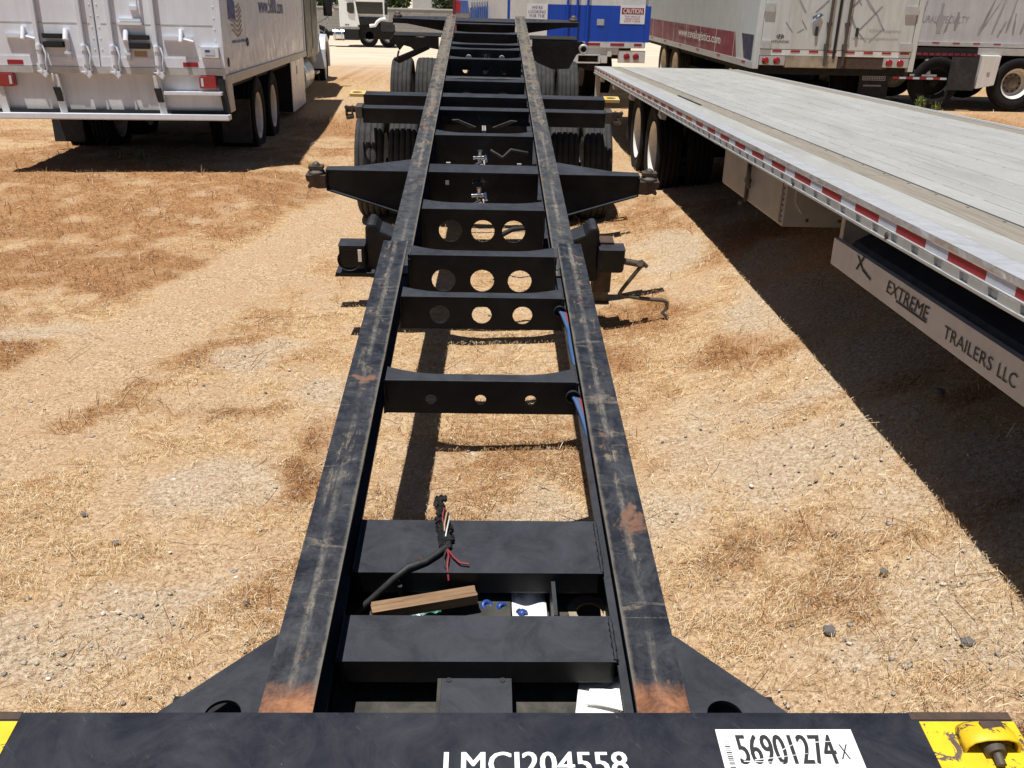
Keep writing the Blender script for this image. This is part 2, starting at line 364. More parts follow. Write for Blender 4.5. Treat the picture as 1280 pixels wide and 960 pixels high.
def thing(name, label, cat, loc=(0,0,0), rot=(0,0,0), group=None):
    o = bpy.data.objects.new(name, None); COL.objects.link(o); o.empty_display_size = .2
    o.location = loc; o.rotation_euler = rot; return tag(o, label, cat, group)
def tag(o, label, cat, group=None):
    o['label'] = label; o['category'] = cat
    if group: o['group'] = group
    return o
def text(body, parent, mat, org, ux, uy, w, h, off=.003, bold=0, shear=0, name='lettering', pre=None):
    """flat lettering fitted into w x h; lower left corner at org, reading along ux, upright along uy"""
    cu = bpy.data.curves.new('t', 'FONT'); cu.body = body; cu.shear = shear; cu.resolution_u = 3; cu.space_line = .95; cu.align_x = 'CENTER'
    t = bpy.data.objects.new('t', cu); me = bpy.data.meshes.new_from_object(t); bpy.data.objects.remove(t)
    n = len(me.vertices); co = np.empty(n*3, np.float32); me.vertices.foreach_get('co', co); co = co.reshape(-1, 3)
    mn, mx = co[:, :2].min(0), co[:, :2].max(0); q = (co[:, :2]-mn)/(mx-mn)*np.array([w, h])
    ux, uy = Vector(ux).normalized(), Vector(uy).normalized(); nz = ux.cross(uy)
    M = np.array([list(ux), list(uy)]); P = q@M+np.array(org)+np.array(nz)*off
    if bold:   # heavier strokes: the same flat letters again, a little to either side and a hair higher
        polys = [tuple(p_.vertices) for p_ in me.polygons]; k_ = h*.02; VV, FF = [], []
        for i_, d_ in enumerate((-k_, 0, k_)):
            FF += [tuple(v+i_*n for v in f) for f in polys]; VV.append(P+np.array(ux)*d_+np.array(nz)*.00012*i_)
        me = bpy.data.meshes.new('lettering'); me.from_pydata(np.concatenate(VV).tolist(), [], FF); me.materials.append(MATS[mat])
    else:
        me.vertices.foreach_set('co', P.astype(np.float32).ravel()); me.materials.clear(); me.materials.append(MATS[mat])
    me.update()
    o = bpy.data.objects.new(name, me); COL.objects.link(o); o.parent = parent; return o
def flat_poly(pts, parent, mat, org, ux, uy, off=.003, name='marking', thick=0):
    ux, uy = Vector(ux).normalized(), Vector(uy).normalized(); nz = ux.cross(uy); org = Vector(org)
    b = B(); b.add([org+ux*p[0]+uy*p[1]+nz*off for p in pts], [tuple(range(len(pts)))]); return b.put(name, mat, parent)

TYRE = [(-.10,.295),(-.125,.35),(-.137,.42),(-.130,.468),(-.112,.494),(-.088,.499),(-.087,.486),(-.076,.486),(-.075,.500),(-.034,.501),(-.033,.488),(-.022,.488),(-.021,.502),
        (.021,.502),(.022,.488),(.033,.488),(.034,.501),(.075,.500),(.076,.486),(.087,.486),(.088,.499),(.112,.494),(.130,.468),(.137,.42),(.125,.35),(.10,.295)]
RIM = [(.118,.300),(.105,.292),(.098,.27),(.075,.262),(-.02,.245),(-.05,.225),(-.055,.13),(-.045,.10),(.03,.095),(.05,.08),(.055,.0)]
RIMB = [(-.118,.300),(-.105,.288),(-.03,.25),(-.05,.2)]
def wheel(parent, x, y, z, side, rim='rim_white', tyre='tyre', r=.5, disc=None):
    """side +1: dish faces +x"""
    k = r/.5
    wb = B(); wb.lathe([(px*side, pr*k) for px, pr in RIM[:6]], n=32); wb.lathe([(px*side, pr*k) for px, pr in RIM[5:]], n=32, mi=2)
    wb.lathe([(px*side, pr*k) for px, pr in RIMB], n=32)
    for i in range(10):
        a = 2*math.pi*i/10; c = (0, .165*k*math.cos(a), .165*k*math.sin(a)); wb.cyl((-.055*side, c[1], c[2]), (-.02*side, c[1], c[2]), .014, n=6, mi=1)
    o = wb.put('wheel', [rim, 'axle_black', disc or rim], parent, loc=(x, y, z))
    B().lathe([(px, pr*k) for px, pr in TYRE], n=44).put('tyre', tyre, o)
    return o

# ------------------------------------------------------------------ ground
def smooth(a, b, t):
    t = np.clip((t-a)/(b-a), 0, 1); return t*t*(3-2*t)
def terr(x, y):
    x = np.asarray(x, float); y = np.asarray(y, float)
    z = -.1*(1-smooth(5, 10, y))-.45*smooth(21, 44, y)-.15*smooth(44, 60, y)
    q = (x-.95)/.3
    z = z+.45*np.minimum(.3*np.logaddexp(0, q), 1.9)*(1-smooth(3.5, 13.5, y))
    z = z+.13*(1-smooth(-2.6, -1.4, x))*smooth(7.5, 9.8, y)*(1-smooth(11, 15, y))
    z = z+.22*np.exp(-((x/1.7)**2+((y-12.3)/1.7)**2)**2)
    return z
def vnoise(x, y, seed, sc_):
    """smooth value noise, several octaves"""
    r = np.random.default_rng(seed); T = r.random((256, 256)); out = 0; amp = 1; tot = 0
    for k in range(5):
        u, v = x*sc_*2**k+17.3*k, y*sc_*2**k+9.1*k
        i, j = np.floor(u).astype(int), np.floor(v).astype(int); a, b = u-i, v-j; a = a*a*(3-2*a); b = b*b*(3-2*b)
        g = lambda p, q_: T[p % 256, q_ % 256]
        out = out+amp*((g(i,j)*(1-a)+g(i+1,j)*a)*(1-b)+(g(i,j+1)*(1-a)+g(i+1,j+1)*a)*b); tot += amp; amp *= .55
    return out/tot
GRAV = [(-1.5,2.75,.34,.28),(-1.42,3.72,.22,.26),(-1.30,3.05,.22,.1),(-1.6,5.4,.25,.3),(-2.75,5.85,.9,.22),(-.95,4.7,.25,.35),
        (2.0,5.4,.38,.6),(2.2,4.35,.75,.4),(1.55,3.55,.6,.4),(2.15,3.1,.6,.3),(2.25,6.4,.3,.5),(.95,3.35,.25,.35),(1.85,2.6,.5,.22),(1.2,4.2,.3,.6),(.2,3.3,.25,.4),(1.5,7.2,.3,.7),(1.6,2.3,.5,.16)]
BROWN = [(-3.2,7.2,1.6,.8),(-4.2,8.6,2.2,.9),(-3.0,5.3,1.2,.5),(-2.5,4.6,.7,.35),(-1.35,4.5,.4,.14),(-1.05,3.75,.25,.2),(-3.0,9.8,1.8,.7),(-1.55,7.5,.4,.3),
         (1.55,4.95,.35,.3),(2.25,3.95,.32,.14),(2.75,3.55,.4,.25),(1.85,2.9,.5,.14),(1.4,3.0,.2,.14),(1.35,2.55,.2,.3),(2.0,6.9,.5,.7),(1.6,8.4,.4,.9),(.75,5.3,.25,.3),
         (2.4,3.6,.4,.1),(1.1,5.9,.5,.4),(-3.4,27,2.0,3.2),(-3.0,23,1.6,1.3),(10,17,3,2.4),(13,16.5,3,2.0),(-.85,4.1,.2,.3)]
def field(x, y, spots):
    wx = x+.7*(vnoise(x, y, 3, 1.1)-.5)+.3*(vnoise(x, y, 9, 4.)-.5); wy = y+.6*(vnoise(x, y, 5, .9)-.5)+.16*(vnoise(x, y, 11, 4.)-.5)
    m = np.zeros_like(x)
    for cx, cy, rx, ry in spots:
        d = np.sqrt(((wx-cx)/rx)**2+((wy-cy)/ry)**2); m = np.maximum(m, 1-smooth(.2, 1.5, d))
    return m
def masks(x, y):
    g = field(x, y, GRAV); b = field(x, y, BROWN)
    n1 = vnoise(x, y, 21, .55); n2 = vnoise(x, y, 22, 1.3); n3 = vnoise(x, y, 23, 3.2)
    b = b*np.where((x > .3) & (y < 4.6), .5, 1.)
    b = np.clip(b*(.4+1.0*n3)+.9*smooth(.50, .66, .5*n1+.5*n2)*.7+.35*(n3-.5), 0, 1)
    g = np.clip(g*(.2+1.05*n3)+.40*smooth(.56, .72, .45*n2+.55*n3), 0, .58)
    # wheel track running from lower left up beside the chassis: bare trampled dirt
    line = -2.3+.28*(y-5.83)+.35*(vnoise(x, y, 31, .35)-.5)
    t = np.abs(x-line-.05); inl = (y > 1)*(x < .4)*(1-smooth(10, 12, y))
    track = (1-smooth(.25, .62, t))*inl; g = g*(1-.6*track)
    b = np.clip(b+(1-smooth(-.75, -.15, x-line))*smooth(4.2, 6, y)*(1-smooth(14, 20, y))*(x < -1)*np.clip(3.2*(vnoise(x, y, 24, 4.2)*.6+n2*.4)-1.12, 0, 1)*.85, 0, 1)
    b = b*(1-.85*track)
    b = b*(1-g); far = smooth(24, 34, y); b = b*(1-.75*far)
    n4 = vnoise(x, y, 51, 1.9); n5 = vnoise(x, y, 52, 6.5)
    st = np.clip(.06+1.1*smooth(.37, .62, .45*n4+.55*n5), 0, 1)*(1-.85*g)*(1-.8*track); st = np.clip(st+.5*b, 0, 1)
    return b, g, far, st
def axis(fine0, fine1, step, lo, hi):
    a = list(np.arange(fine0, fine1+1e-6, step)); s = step
    x = fine1
    while x < hi: s *= 1.35; x += s; a.append(min(x, hi))
    s = step; x = fine0; L = []
    while x > lo: s *= 1.35; x -= s; L.append(max(x, lo))
    return np.array(L[::-1]+a)
gx = axis(-6, 7, .06, -400, 400); gy = axis(.6, 13, .06, -60, 700)
GX, GY = np.meshgrid(gx, gy, indexing='ij'); nx, ny = GX.shape
xf, yf = GX.ravel(), GY.ravel()
bm_, gm_, fm_, sm0 = masks(xf, yf)
near_w = 1-smooth(12, 18, yf)
zf = terr(xf, yf)+near_w*(.03*(vnoise(xf, yf, 41, 1.4)-.5)+.022*(vnoise(xf, yf, 42, 6)-.5)+.012*bm_)
me = bpy.data.meshes.new('ground')
ii = np.arange(nx*ny).reshape(nx, ny)
quads = np.stack([ii[:-1,:-1], ii[1:,:-1], ii[1:,1:], ii[:-1,1:]], -1).reshape(-1, 4)
me.vertices.add(nx*ny); me.vertices.foreach_set('co', np.stack([xf, yf, zf], -1).astype(np.float32).ravel())
me.loops.add(quads.size); me.loops.foreach_set('vertex_index', quads.ravel().astype(np.int32))
me.polygons.add(len(quads)); me.polygons.foreach_set('loop_start', np.arange(0, quads.size, 4, dtype=np.int32))
me.polygons.foreach_set('use_smooth', np.ones(len(quads), bool)); me.update(); me.validate()
for nm, arr in (('brown', bm_), ('gravel', gm_), ('far', fm_), ('straw', sm0)):
    at = me.attributes.new(nm, 'FLOAT', 'POINT'); at.data.foreach_set('value', arr.astype(np.float32))
def m_ground():
    m, n, l, p = nodes_of('dry_straw_ground'); tc = n.new('ShaderNodeTexCoord').outputs['Object']
    A = {}
    for k in ('brown', 'gravel', 'far', 'straw'):
        a = n.new('ShaderNodeAttribute'); a.attribute_name = k; A[k] = a.outputs['Fac']
    s1 = noise(n, l, tc, 30, 8, .86, 1.0, (1, 2.4, 1)); s2 = noise(n, l, tc, 42, 8, .86, 1.2, (2.4, 1, 1), (5, 3, 0)); s3 = noise(n, l, tc, 5, 7, .7, .7)
    mx_ = math_n(n, l, 'ADD', math_n(n, l, 'MULTIPLY', s1, .5), math_n(n, l, 'MULTIPLY', s2, .5))
    straw = ramp(n, l, mx_, [(.40, (.15, .092, .042)), (.46, (.35, .215, .10)), (.505, (.50, .345, .19)), (.55, (.57, .435, .275)), (.61, (.66, .55, .39))])
    cl = noise(n, l, tc, 11, 9, .78, .8, (.8, 1.5, 1), (2, 8, 0))
    straw = mix(n, l, ramp(n, l, cl, [(.46, 0), (.60, .8)]), straw, mix(n, l, s2, (.20, .095, .038), (.44, .25, .11)))
    brown = ramp(n, l, mx_, [(.40, (.06, .028, .012)), (.46, (.19, .084, .032)), (.51, (.35, .185, .082)), (.59, (.50, .33, .175))])
    vo = n.new('ShaderNodeTexVoronoi'); vo.inputs['Scale'].default_value = 75; l.new(tc, vo.inputs[0])
    d1 = noise(n, l, tc, 55, 8, .86, .3)
    dirt = ramp(n, l, d1, [(.41, (.15, .096, .055)), (.465, (.345, .234, .135)), (.51, (.465, .328, .198)), (.56, (.54, .40, .26)), (.61, (.65, .53, .385))])
    dirt = mix(n, l, ramp(n, l, noise(n, l, tc, 4, 8, .74), [(.42, 0), (.62, .7)]), dirt, mix(n, l, d1, (.27, .165, .092), (.55, .375, .23)))
    gv = ramp(n, l, d1, [(.41, (.13, .11, .083)), (.465, (.32, .272, .205)), (.51, (.42, .362, .28)), (.56, (.50, .445, .36)), (.61, (.63, .575, .49))])
    bsum = math_n(n, l, 'ADD', math_n(n, l, 'MULTIPLY', A['brown'], .95), math_n(n, l, 'MULTIPLY', math_n(n, l, 'SUBTRACT', cl, .5), 1.3))
    c = mix(n, l, ramp(n, l, bsum, [(.12, 0), (.8, 1)]), straw, brown)
    ssum = math_n(n, l, 'ADD', A['straw'], math_n(n, l, 'MULTIPLY', math_n(n, l, 'SUBTRACT', mx_, .5), 3.2))
    c = mix(n, l, ramp(n, l, ssum, [(.2, 0), (.75, 1)]), dirt, c)
    gsum = math_n(n, l, 'ADD', A['gravel'], math_n(n, l, 'MULTIPLY', math_n(n, l, 'SUBTRACT', d1, .5), 2.2))
    c = mix(n, l, ramp(n, l, gsum, [(.25, 0), (.95, .9)]), c, gv)
    sand = ramp(n, l, noise(n, l, tc, 1.2, 7, .72, .5, (.3, 1.6, 1)), [(.35, (.46, .375, .28)), (.5, (.58, .485, .37)), (.66, (.66, .57, .455))])
    c = mix(n, l, A['far'], c, sand)
    l.new(c, p.inputs['Base Color']); p.inputs['Roughness'].default_value = .95; p.inputs['Specular IOR Level'].default_value = .12
    h = math_n(n, l, 'ADD', mx_, math_n(n, l, 'MULTIPLY', vo.outputs[0], .4))
    bump(n, l, p, h, .55, .015); return m
me.materials.append(m_ground())
g = bpy.data.objects.new('ground', me); COL.objects.link(g); g['kind'] = 'structure'

def gz(x, y): return terr(x, y)+.0
def np_mesh(name, V, Fc, mats, attr=None, mi=None):
    me = bpy.data.meshes.new(name); k = Fc.shape[1]
    me.vertices.add(len(V)); me.vertices.foreach_set('co', V.astype(np.float32).ravel())
    me.loops.add(Fc.size); me.loops.foreach_set('vertex_index', Fc.ravel().astype(np.int32))
    me.polygons.add(len(Fc)); me.polygons.foreach_set('loop_start', np.arange(0, Fc.size, k, dtype=np.int32))
    me.update()
    for x in mats: me.materials.append(x)
    if attr is not None:
        a = me.attributes.new('col', 'FLOAT_COLOR', 'POINT'); a.data.foreach_set('color', attr.astype(np.float32).ravel())
    o = bpy.data.objects.new(name, me); COL.objects.link(o); return o
def m_attr(name, rough=.8):
    m, n, l, p = nodes_of(name); a = n.new('ShaderNodeAttribute'); a.attribute_name = 'col'
    l.new(a.outputs['Color'], p.inputs['Base Color']); p.inputs['Roughness'].default_value = rough; p.inputs['Specular IOR Level'].default_value = .25; return m
STRAW = m_attr('straw_blades', .65); PEB = m_attr('pebble_stone', .9)
PAL = np.array([(.66,.53,.33),(.56,.41,.22),(.72,.61,.43),(.45,.28,.13),(.34,.18,.072),(.24,.115,.045),(.54,.46,.34)])
def blades(N, lmin, lmax, wd, lift, brown_bias, keep):
    y = 1/(1/24.+rng.random(N*3)*(1/1.75-1/24.)); x = (rng.random(N*3)-.5)*2*(.62*y+1.2)
    b, g_, _, st_ = masks(x, y); k = rng.random(N*3) < keep(b, g_)*(.06+.94*st_**1.4); x, y, b, g_ = x[k][:N], y[k][:N], b[k][:N], g_[k][:N]; N = len(x)
    z = terr(x, y)+.014
    th = rng.random(N)*2*np.pi; L = (lmin+(lmax-lmin)*rng.random(N)**3.2)*np.clip(.75+.06*y, .85, 1.7); ln = lift*(rng.random(N)**1.5)
    dx, dy = np.cos(th)*np.cos(ln), np.sin(th)*np.cos(ln); dz = np.sin(ln)
    bend = (rng.random(N)-.5)*2.2; wv = wd*(.6+.8*rng.random(N))*np.clip(.55+y*.13, .75, 3.2)
    px, py = -np.sin(th), np.cos(th); V = np.empty((N, 6, 3))
    for i, t in enumerate((0, .5, 1)):
        cx = x+dx*L*(t-.5)+px*L*bend*(t-.5)**2*.3; cy = y+dy*L*(t-.5)+py*L*bend*(t-.5)**2*.3; cz = z+dz*L*t+.004*rng.random(N)+(0 if lift > .6 else .012*math.sin(math.pi*t))
        tw = wv*(1 if t < 1 else .45)
        V[:, 2*i] = np.stack([cx-px*tw/2, cy-py*tw/2, cz], -1); V[:, 2*i+1] = np.stack([cx+px*tw/2, cy+py*tw/2, cz+.3*tw], -1)
    base = np.arange(N)[:, None]*6; Fc = np.concatenate([base+np.array([0,1,3,2]), base+np.array([2,3,5,4])])
    r = rng.random(N)+brown_bias*b; idx = np.clip((r*5.2).astype(int), 0, 5); idx[rng.random(N) < .1] = 6
    c = PAL[idx]*(.75+.5*rng.random((N, 1))); C = np.ones((N, 6, 4)); C[:, :, :3] = c[:, None, :]
    return V.reshape(-1, 3), Fc, C.reshape(-1, 4)
V, Fc, C = blades(210000, .012, .085, .00135, .12, .95, lambda b, g_: np.clip(1-.75*g_, .12, 1))
o = np_mesh('straw_litter', V, Fc, [STRAW], C); o['kind'] = 'stuff'
V, Fc, C = blades(3200, .06, .30, .0026, .10, 1.4, lambda b, g_: np.clip(.5+b, .1, 1))
o = np_mesh('dead_stems', V, Fc, [STRAW], C*np.array([.6, .52, .45, 1])); o['kind'] = 'stuff'
V, Fc, C = blades(60000, .03, .085, .0022, 1.25, .9, lambda b, g_: np.clip(b*b*1.1, .015, 1))
o = np_mesh('dry_grass', V, Fc, [STRAW], C); o['kind'] = 'stuff'
def pebbles(N):
    bmi = bmesh.new(); bmesh.ops.create_icosphere(bmi, subdivisions=1, radius=1); pv = np.array([v.co[:] for v in bmi.verts]); pf = np.array([[v.index for v in f.verts] for f in bmi.faces]); bmi.free()
    y = 1/(1/11.+rng.random(N*6)*(1/1.8-1/11.)); x = (rng.random(N*6)-.5)*2*(.62*y+1.); b, g_, _, _s = masks(x, y)
    k = rng.random(N*6) < np.clip(g_, .16, 1); x, y = x[k][:N], y[k][:N]; N = len(x)
    s = .002+.0085*rng.random(N)**6; V = pv[None]*(1+.75*(rng.random((N, len(pv), 1))-.5))*s[:, None, None]*np.array([1.3, 1, .6])
    a = rng.random(N)*6.28; ca, sa = np.cos(a)[:, None], np.sin(a)[:, None]; X = V[:, :, 0]*ca-V[:, :, 1]*sa; Y = V[:, :, 0]*sa+V[:, :, 1]*ca
    V = np.stack([X+x[:, None], Y+y[:, None], V[:, :, 2]+(terr(x, y)+.0065)[:, None]], -1)
    Fc = (pf[None]+np.arange(N)[:, None, None]*len(pv)).reshape(-1, 3)
    P = np.array([(.30,.285,.265),(.50,.45,.38),(.66,.62,.56),(.40,.35,.29),(.24,.235,.23),(.52,.43,.31)]); c = P[rng.integers(0, 6, N)]*(.8+.4*rng.random((N, 1)))
    C = np.ones((N, len(pv), 4)); C[:, :, :3] = c[:, None]; return V.reshape(-1, 3), Fc, C.reshape(-1, 4)
V, Fc, C = pebbles(4200); o = np_mesh('gravel', V, Fc, [PEB], C); o['kind'] = 'stuff'
def stone(x, y, s, mat, label, flat=.6):
    s *= .8
    bmi = bmesh.new(); bmesh.ops.create_icosphere(bmi, subdivisions=2, radius=1)
    r = random.Random(int(x*1000+y*77)); ax = [Vector((r.uniform(-1,1), r.uniform(-1,1), r.uniform(-1,1))).normalized() for _ in range(7)]; cut = [r.uniform(.6, .92) for _ in ax]
    for v in bmi.verts:
        for a, c_ in zip(ax, cut):
            d = v.co.dot(a)
            if d > c_: v.co -= a*(d-c_)
        v.co = Vector((v.co.x*s*1.2, v.co.y*s, v.co.z*s*flat))
    me = bpy.data.meshes.new('stone'); bmi.to_mesh(me); bmi.free(); me.materials.append(MATS[mat])
    o = bpy.data.objects.new('stone', me); COL.objects.link(o); o.location = (x, y, float(terr(x, y))+s*flat*.55+.01); o.rotation_euler = (0, 0, r.random()*6); tag(o, label, 'stone')
stone(1.21, 2.49, .030, 'stone_dark', 'chunky dark grey stone in brown straw right of the front bolster')
stone(1.47, 2.71, .022, 'stone_dark', 'smooth dark stone on pale straw between the bolster and the gravel patch')
stone(1.56, 2.28, .028, 'stone_dark', 'rounded grey stone just behind the yellow painted bolster corner')
stone(-1.53, 3.26, .019, 'stone_dark', 'grey stone at the tip of the bare gravel streak left of the rails')
stone(-1.75, 3.48, .017, 'stone_dark', 'small near-black stone in straw, farthest left of the dark stones')
stone(-.89, 2.86, .018, 'stone_dark', 'dark pebble lying in straw close to the left rail')
stone(-.84, 2.64, .016, 'stone_pale', 'whitish stone beside the left gusset plate')
stone(1.4, 3.01, .016, 'stone_dark', 'flat dark stone on the sparse straw right of the rail')
stone(2.1, 3.75, .03, 'stone_dark', 'long dark stone on the grey gravel below the flatbed')

# ------------------------------------------------------------------ container chassis
AL = math.radians(7.149); RH = math.radians(.122)
CM = Matrix.Rotation(RH, 4, 'Y') ; CM = Matrix.Rotation(AL, 4, 'X') if False else (Matrix.Rotation(RH, 4, 'Y')@Matrix.Rotation(AL, 4, 'X'))
Y0, H0 = 1.4, 2.1
ch = thing('container_chassis', 'long black skeletal container chassis with scraped rails in the middle of the yard', 'trailer')
ch.matrix_world = Matrix.Translation((0, 0, CAM_Z))@CM@Matrix.Translation((-.002, Y0, -H0))
h1, h2, hb = 1.7355, 1.8736, 1.672
def Y(v): return v-Y0
def Z(h): return H0-h
WI, WO = .379, .503
STEP = 4.345
for s in (-1, 1):
    # raised front rail (I section)
    b = B(); xo, xi = s*WO, s*WI
    y0, y1 = Y(1.36), Y(STEP)
    b.box(xo, xi, y0, y1, Z(h1)-.016, Z(h1), 0, 1); b.box(s*.437, s*.449, y0, y1, Z(h1)-.15, Z(h1)-.018)
    b.box(xo, xi, y0, y1, Z(h1)-.166, Z(h1)-.150)
    b.put('gooseneck_rail', ['black', 'worn_gooseneck'], ch, .003)
    b = B(); y0, y1 = Y(4.25), Y(12.53)
    b.box(xo, xi, y0, y1, Z(h2)-.018, Z(h2), 0, 1); b.box(s*.436, s*.450, y0, y1, Z(h2)-.28, Z(h2)-.02); b.box(xo, xi, y0, y1, Z(h2)-.298, Z(h2)-.28)
    b.put('main_rail', ['black', 'worn_rail'], ch, .003)
    # web plate that closes the step
    B().prism([(Y(4.05), Z(h1)-.166), (Y(STEP), Z(h1)-.02), (Y(STEP+.25), Z(h2)-.02), (Y(STEP+.25), Z(h2)-.28), (Y(4.3), Z(h2)-.28)], 'x', s*.452, s*.462).put('step_plate', 'black', ch)
# scalloped pressed crossmembers
def cross(yf, h, dep, holes, fl=.045, endfl=.09, w=.376, hr=.04, hz=None):
    b = B(); t = .006; z1 = Z(h); z0 = z1-dep
    ys = Y(yf); pts = [(-w, ys), (w, ys)]
    for i in range(0, 13):
        u = 1-2*i/12; x = u*w; k = max(0, (abs(x)-.19)/(w-.19)); pts.append((x, ys+fl+(endfl-fl)*k**1.6))
    b.prism(pts, 'z', z1-t, z1)
    if holes: b.holed(-w, w, z0, z1-t, ys, ys+t, [(x, hz if hz is not None else (z0+z1)/2, hr) for x in holes])
    else: b.box(-w, w, ys, ys+t, z0, z1-t)
    b.box(-w, w, ys+t, ys+.05, z0, z0+t)
    return b.put('crossmember', 'black', ch, .004)
cross(3.03, 1.785, .15, (-.195, .0, .197), hr=.022, hz=Z(1.785)-.085, fl=.055, endfl=.11)
cross(3.79, 1.785, .165, (-.195, .0, .19), hr=.046, hz=Z(1.785)-.09, fl=.055, endfl=.11)
cross(4.32, 1.80, .27, (-.2, .0, .195), hr=.062, hz=Z(1.80)-.14, fl=.07, endfl=.13, w=.372)
cross(5.30, 1.905, .29, (-.2, .0, .19), hr=.072, hz=Z(1.905)-.14, fl=.12, endfl=.17)
for yf, hl in ((6.91, ()), (8.77, (-.17, .17)), (9.80, (-.2, 0, .2)), (10.33, (-.17, .17)), (10.62, (-.17, .17)), (11.31, ())):
    cross(yf, 1.895, .22, hl, hr=.035, fl=.075, endfl=.15)
B().cyl((-.376, Y(8.99), Z(1.93)), (.376, Y(8.99), Z(1.93)), .032, n=14).put('cross_tube', 'black', ch)
def bead(p0, p1, r=.006):
    p0, p1 = Vector(p0), Vector(p1); n_ = max(4, int((p1-p0).length/.012)); q = [p0.lerp(p1, i/n_) for i in range(n_+1)]
    return B().tube(q, [r*random.uniform(.7, 1.25) for _ in q], 6).put('weld_bead', 'black', ch)
for yf, h_, dep in ((3.03, 1.785, .15), (3.79, 1.785, .165), (4.32, 1.80, .27), (5.30, 1.905, .29)):
    for s in (-1, 1): bead((s*.377, Y(yf)-.001, Z(h_)), (s*.377, Y(yf)-.001, Z(h_)-dep))
# front bolster
fb = B(); fb.box(-1.216, 1.216, Y(1.13), Y(1.371), Z(hb)-.26, Z(hb)); fbo = fb.put('front_bolster', 'navy', ch, .006)
B().box(-1.217, -1.0, Y(1.352), Y(1.3725), Z(hb)-.02, Z(hb)+.0012).put('worn_edge', 'brown_steel', fbo)
B().box(.985, 1.217, Y(1.352), Y(1.3725), Z(hb)-.02, Z(hb)+.0012).put('worn_edge', 'brown_steel', fbo)
for s in (-1, 1):
    pl = B(); x0, x1 = (1.0, 1.2175) if s > 0 else (-1.2175, -1.0); pl.box(x0, x1, Y(1.128), Y(1.346), Z(hb)-.05, Z(hb)+.002)
    po = pl.put('yellow_corner', 'yellow', fbo)
    # locking pin housing: hooded shell over a round pin
    hood = B(); cx = s*1.128; yb = Y(1.325); zt = Z(hb)
    prof = [(-.056, 0), (-.054, .018), (-.044, .032), (-.022, .040), (.022, .042), (.045, .034), (.055, .020), (.057, 0)]
    secs = ((0, .45), (-.012, .8), (-.04, 1), (-.058, 1.0), (-.060, .97))
    vs = [];
    for dy, k in secs: vs += [(cx+p_[0]*(.75+.25*k), yb+dy, zt+p_[1]*k) for p_ in prof]
    n_ = len(prof); fs = [(i*n_+k, i*n_+k+1, (i+1)*n_+k+1, (i+1)*n_+k) for i in range(len(secs)-1) for k in range(n_-1)]
    hood.add(vs, fs, 0, True); hood.add(vs[:n_], [tuple(range(n_))])
    ho = hood.put('locking_pin_hood', 'yellow', po)
    B().box(cx-.02, cx+.03, yb-.05, yb-.012, zt+.034, zt+.0455).put('chipped_edge', 'brown_steel', po, .004); sm_ = ho.modifiers.new('solid', 'SOLIDIFY'); sm_.thickness = .007
    pin = B(); pin.cyl((cx, Y(1.30), zt+.016), (cx, Y(1.248), zt+.014), .026, .022, 14); pin.cyl((cx, Y(1.25), zt+.016), (cx, Y(1.225), zt+.01), .011, n=8)
    pin.put('locking_pin', 'cast_steel', po, .003)
    if s < 0: B().lathe([(0, .045), (.02, .045), (.035, .03), (.037, 0)], (-1.16, Y(1.365), Z(hb)), 'z', 16).put('pin_head', 'brown_steel', fbo)
text('LMCJ204558', fbo, 'ink_white', (-.066, Y(1.192), Z(hb)), (1,0,0), (0,1,0), .390, .076, .001, .012, name='serial_number')
lab = B().box(.531, .836, Y(1.18), Y(1.3255), Z(hb), Z(hb)+.0012).put('number_label', 'label_white', fbo)
text('56901274', lab, 'ink_black', (.570, Y(1.236), Z(hb)+.0012), (1,0,0), (0,1,0), .213, .075, .0006, .014)
text('X', lab, 'ink_black', (.790, Y(1.248), Z(hb)+.0012), (1,0,0), (0,1,0), .024, .038, .0006, 0, .2)
sc2 = B()
for x0, y0, x1, y1 in ((.60, 1.246, .72, 1.262), (.73, 1.290, .80, 1.294), (.575, 1.243, .66, 1.240), (.66, 1.268, .70, 1.288)):
    d_ = Vector((x1-x0, y1-y0)).normalized(); n_ = Vector((-d_.y, d_.x))*.0011; sc2.add([(x0+n_.x, Y(y0)+n_.y, Z(hb)+.0026), (x0-n_.x, Y(y0)-n_.y, Z(hb)+.0026), (x1-n_.x*.4, Y(y1)-n_.y*.4, Z(hb)+.0026), (x1+n_.x*.4, Y(y1)+n_.y*.4, Z(hb)+.0026)], [(0, 1, 2, 3)])
sc2.put('scuff_mark', 'label_white', lab)['kind'] = 'stuff'
bars = B()
for i in range(15): bars.box(.543, .543+.012, Y(1.298)-i*.0052, Y(1.298)-i*.0052-random.choice((.0015, .003)), Z(hb)+.0012, Z(hb)+.0018)
bars.put('barcode', 'ink_black', lab)
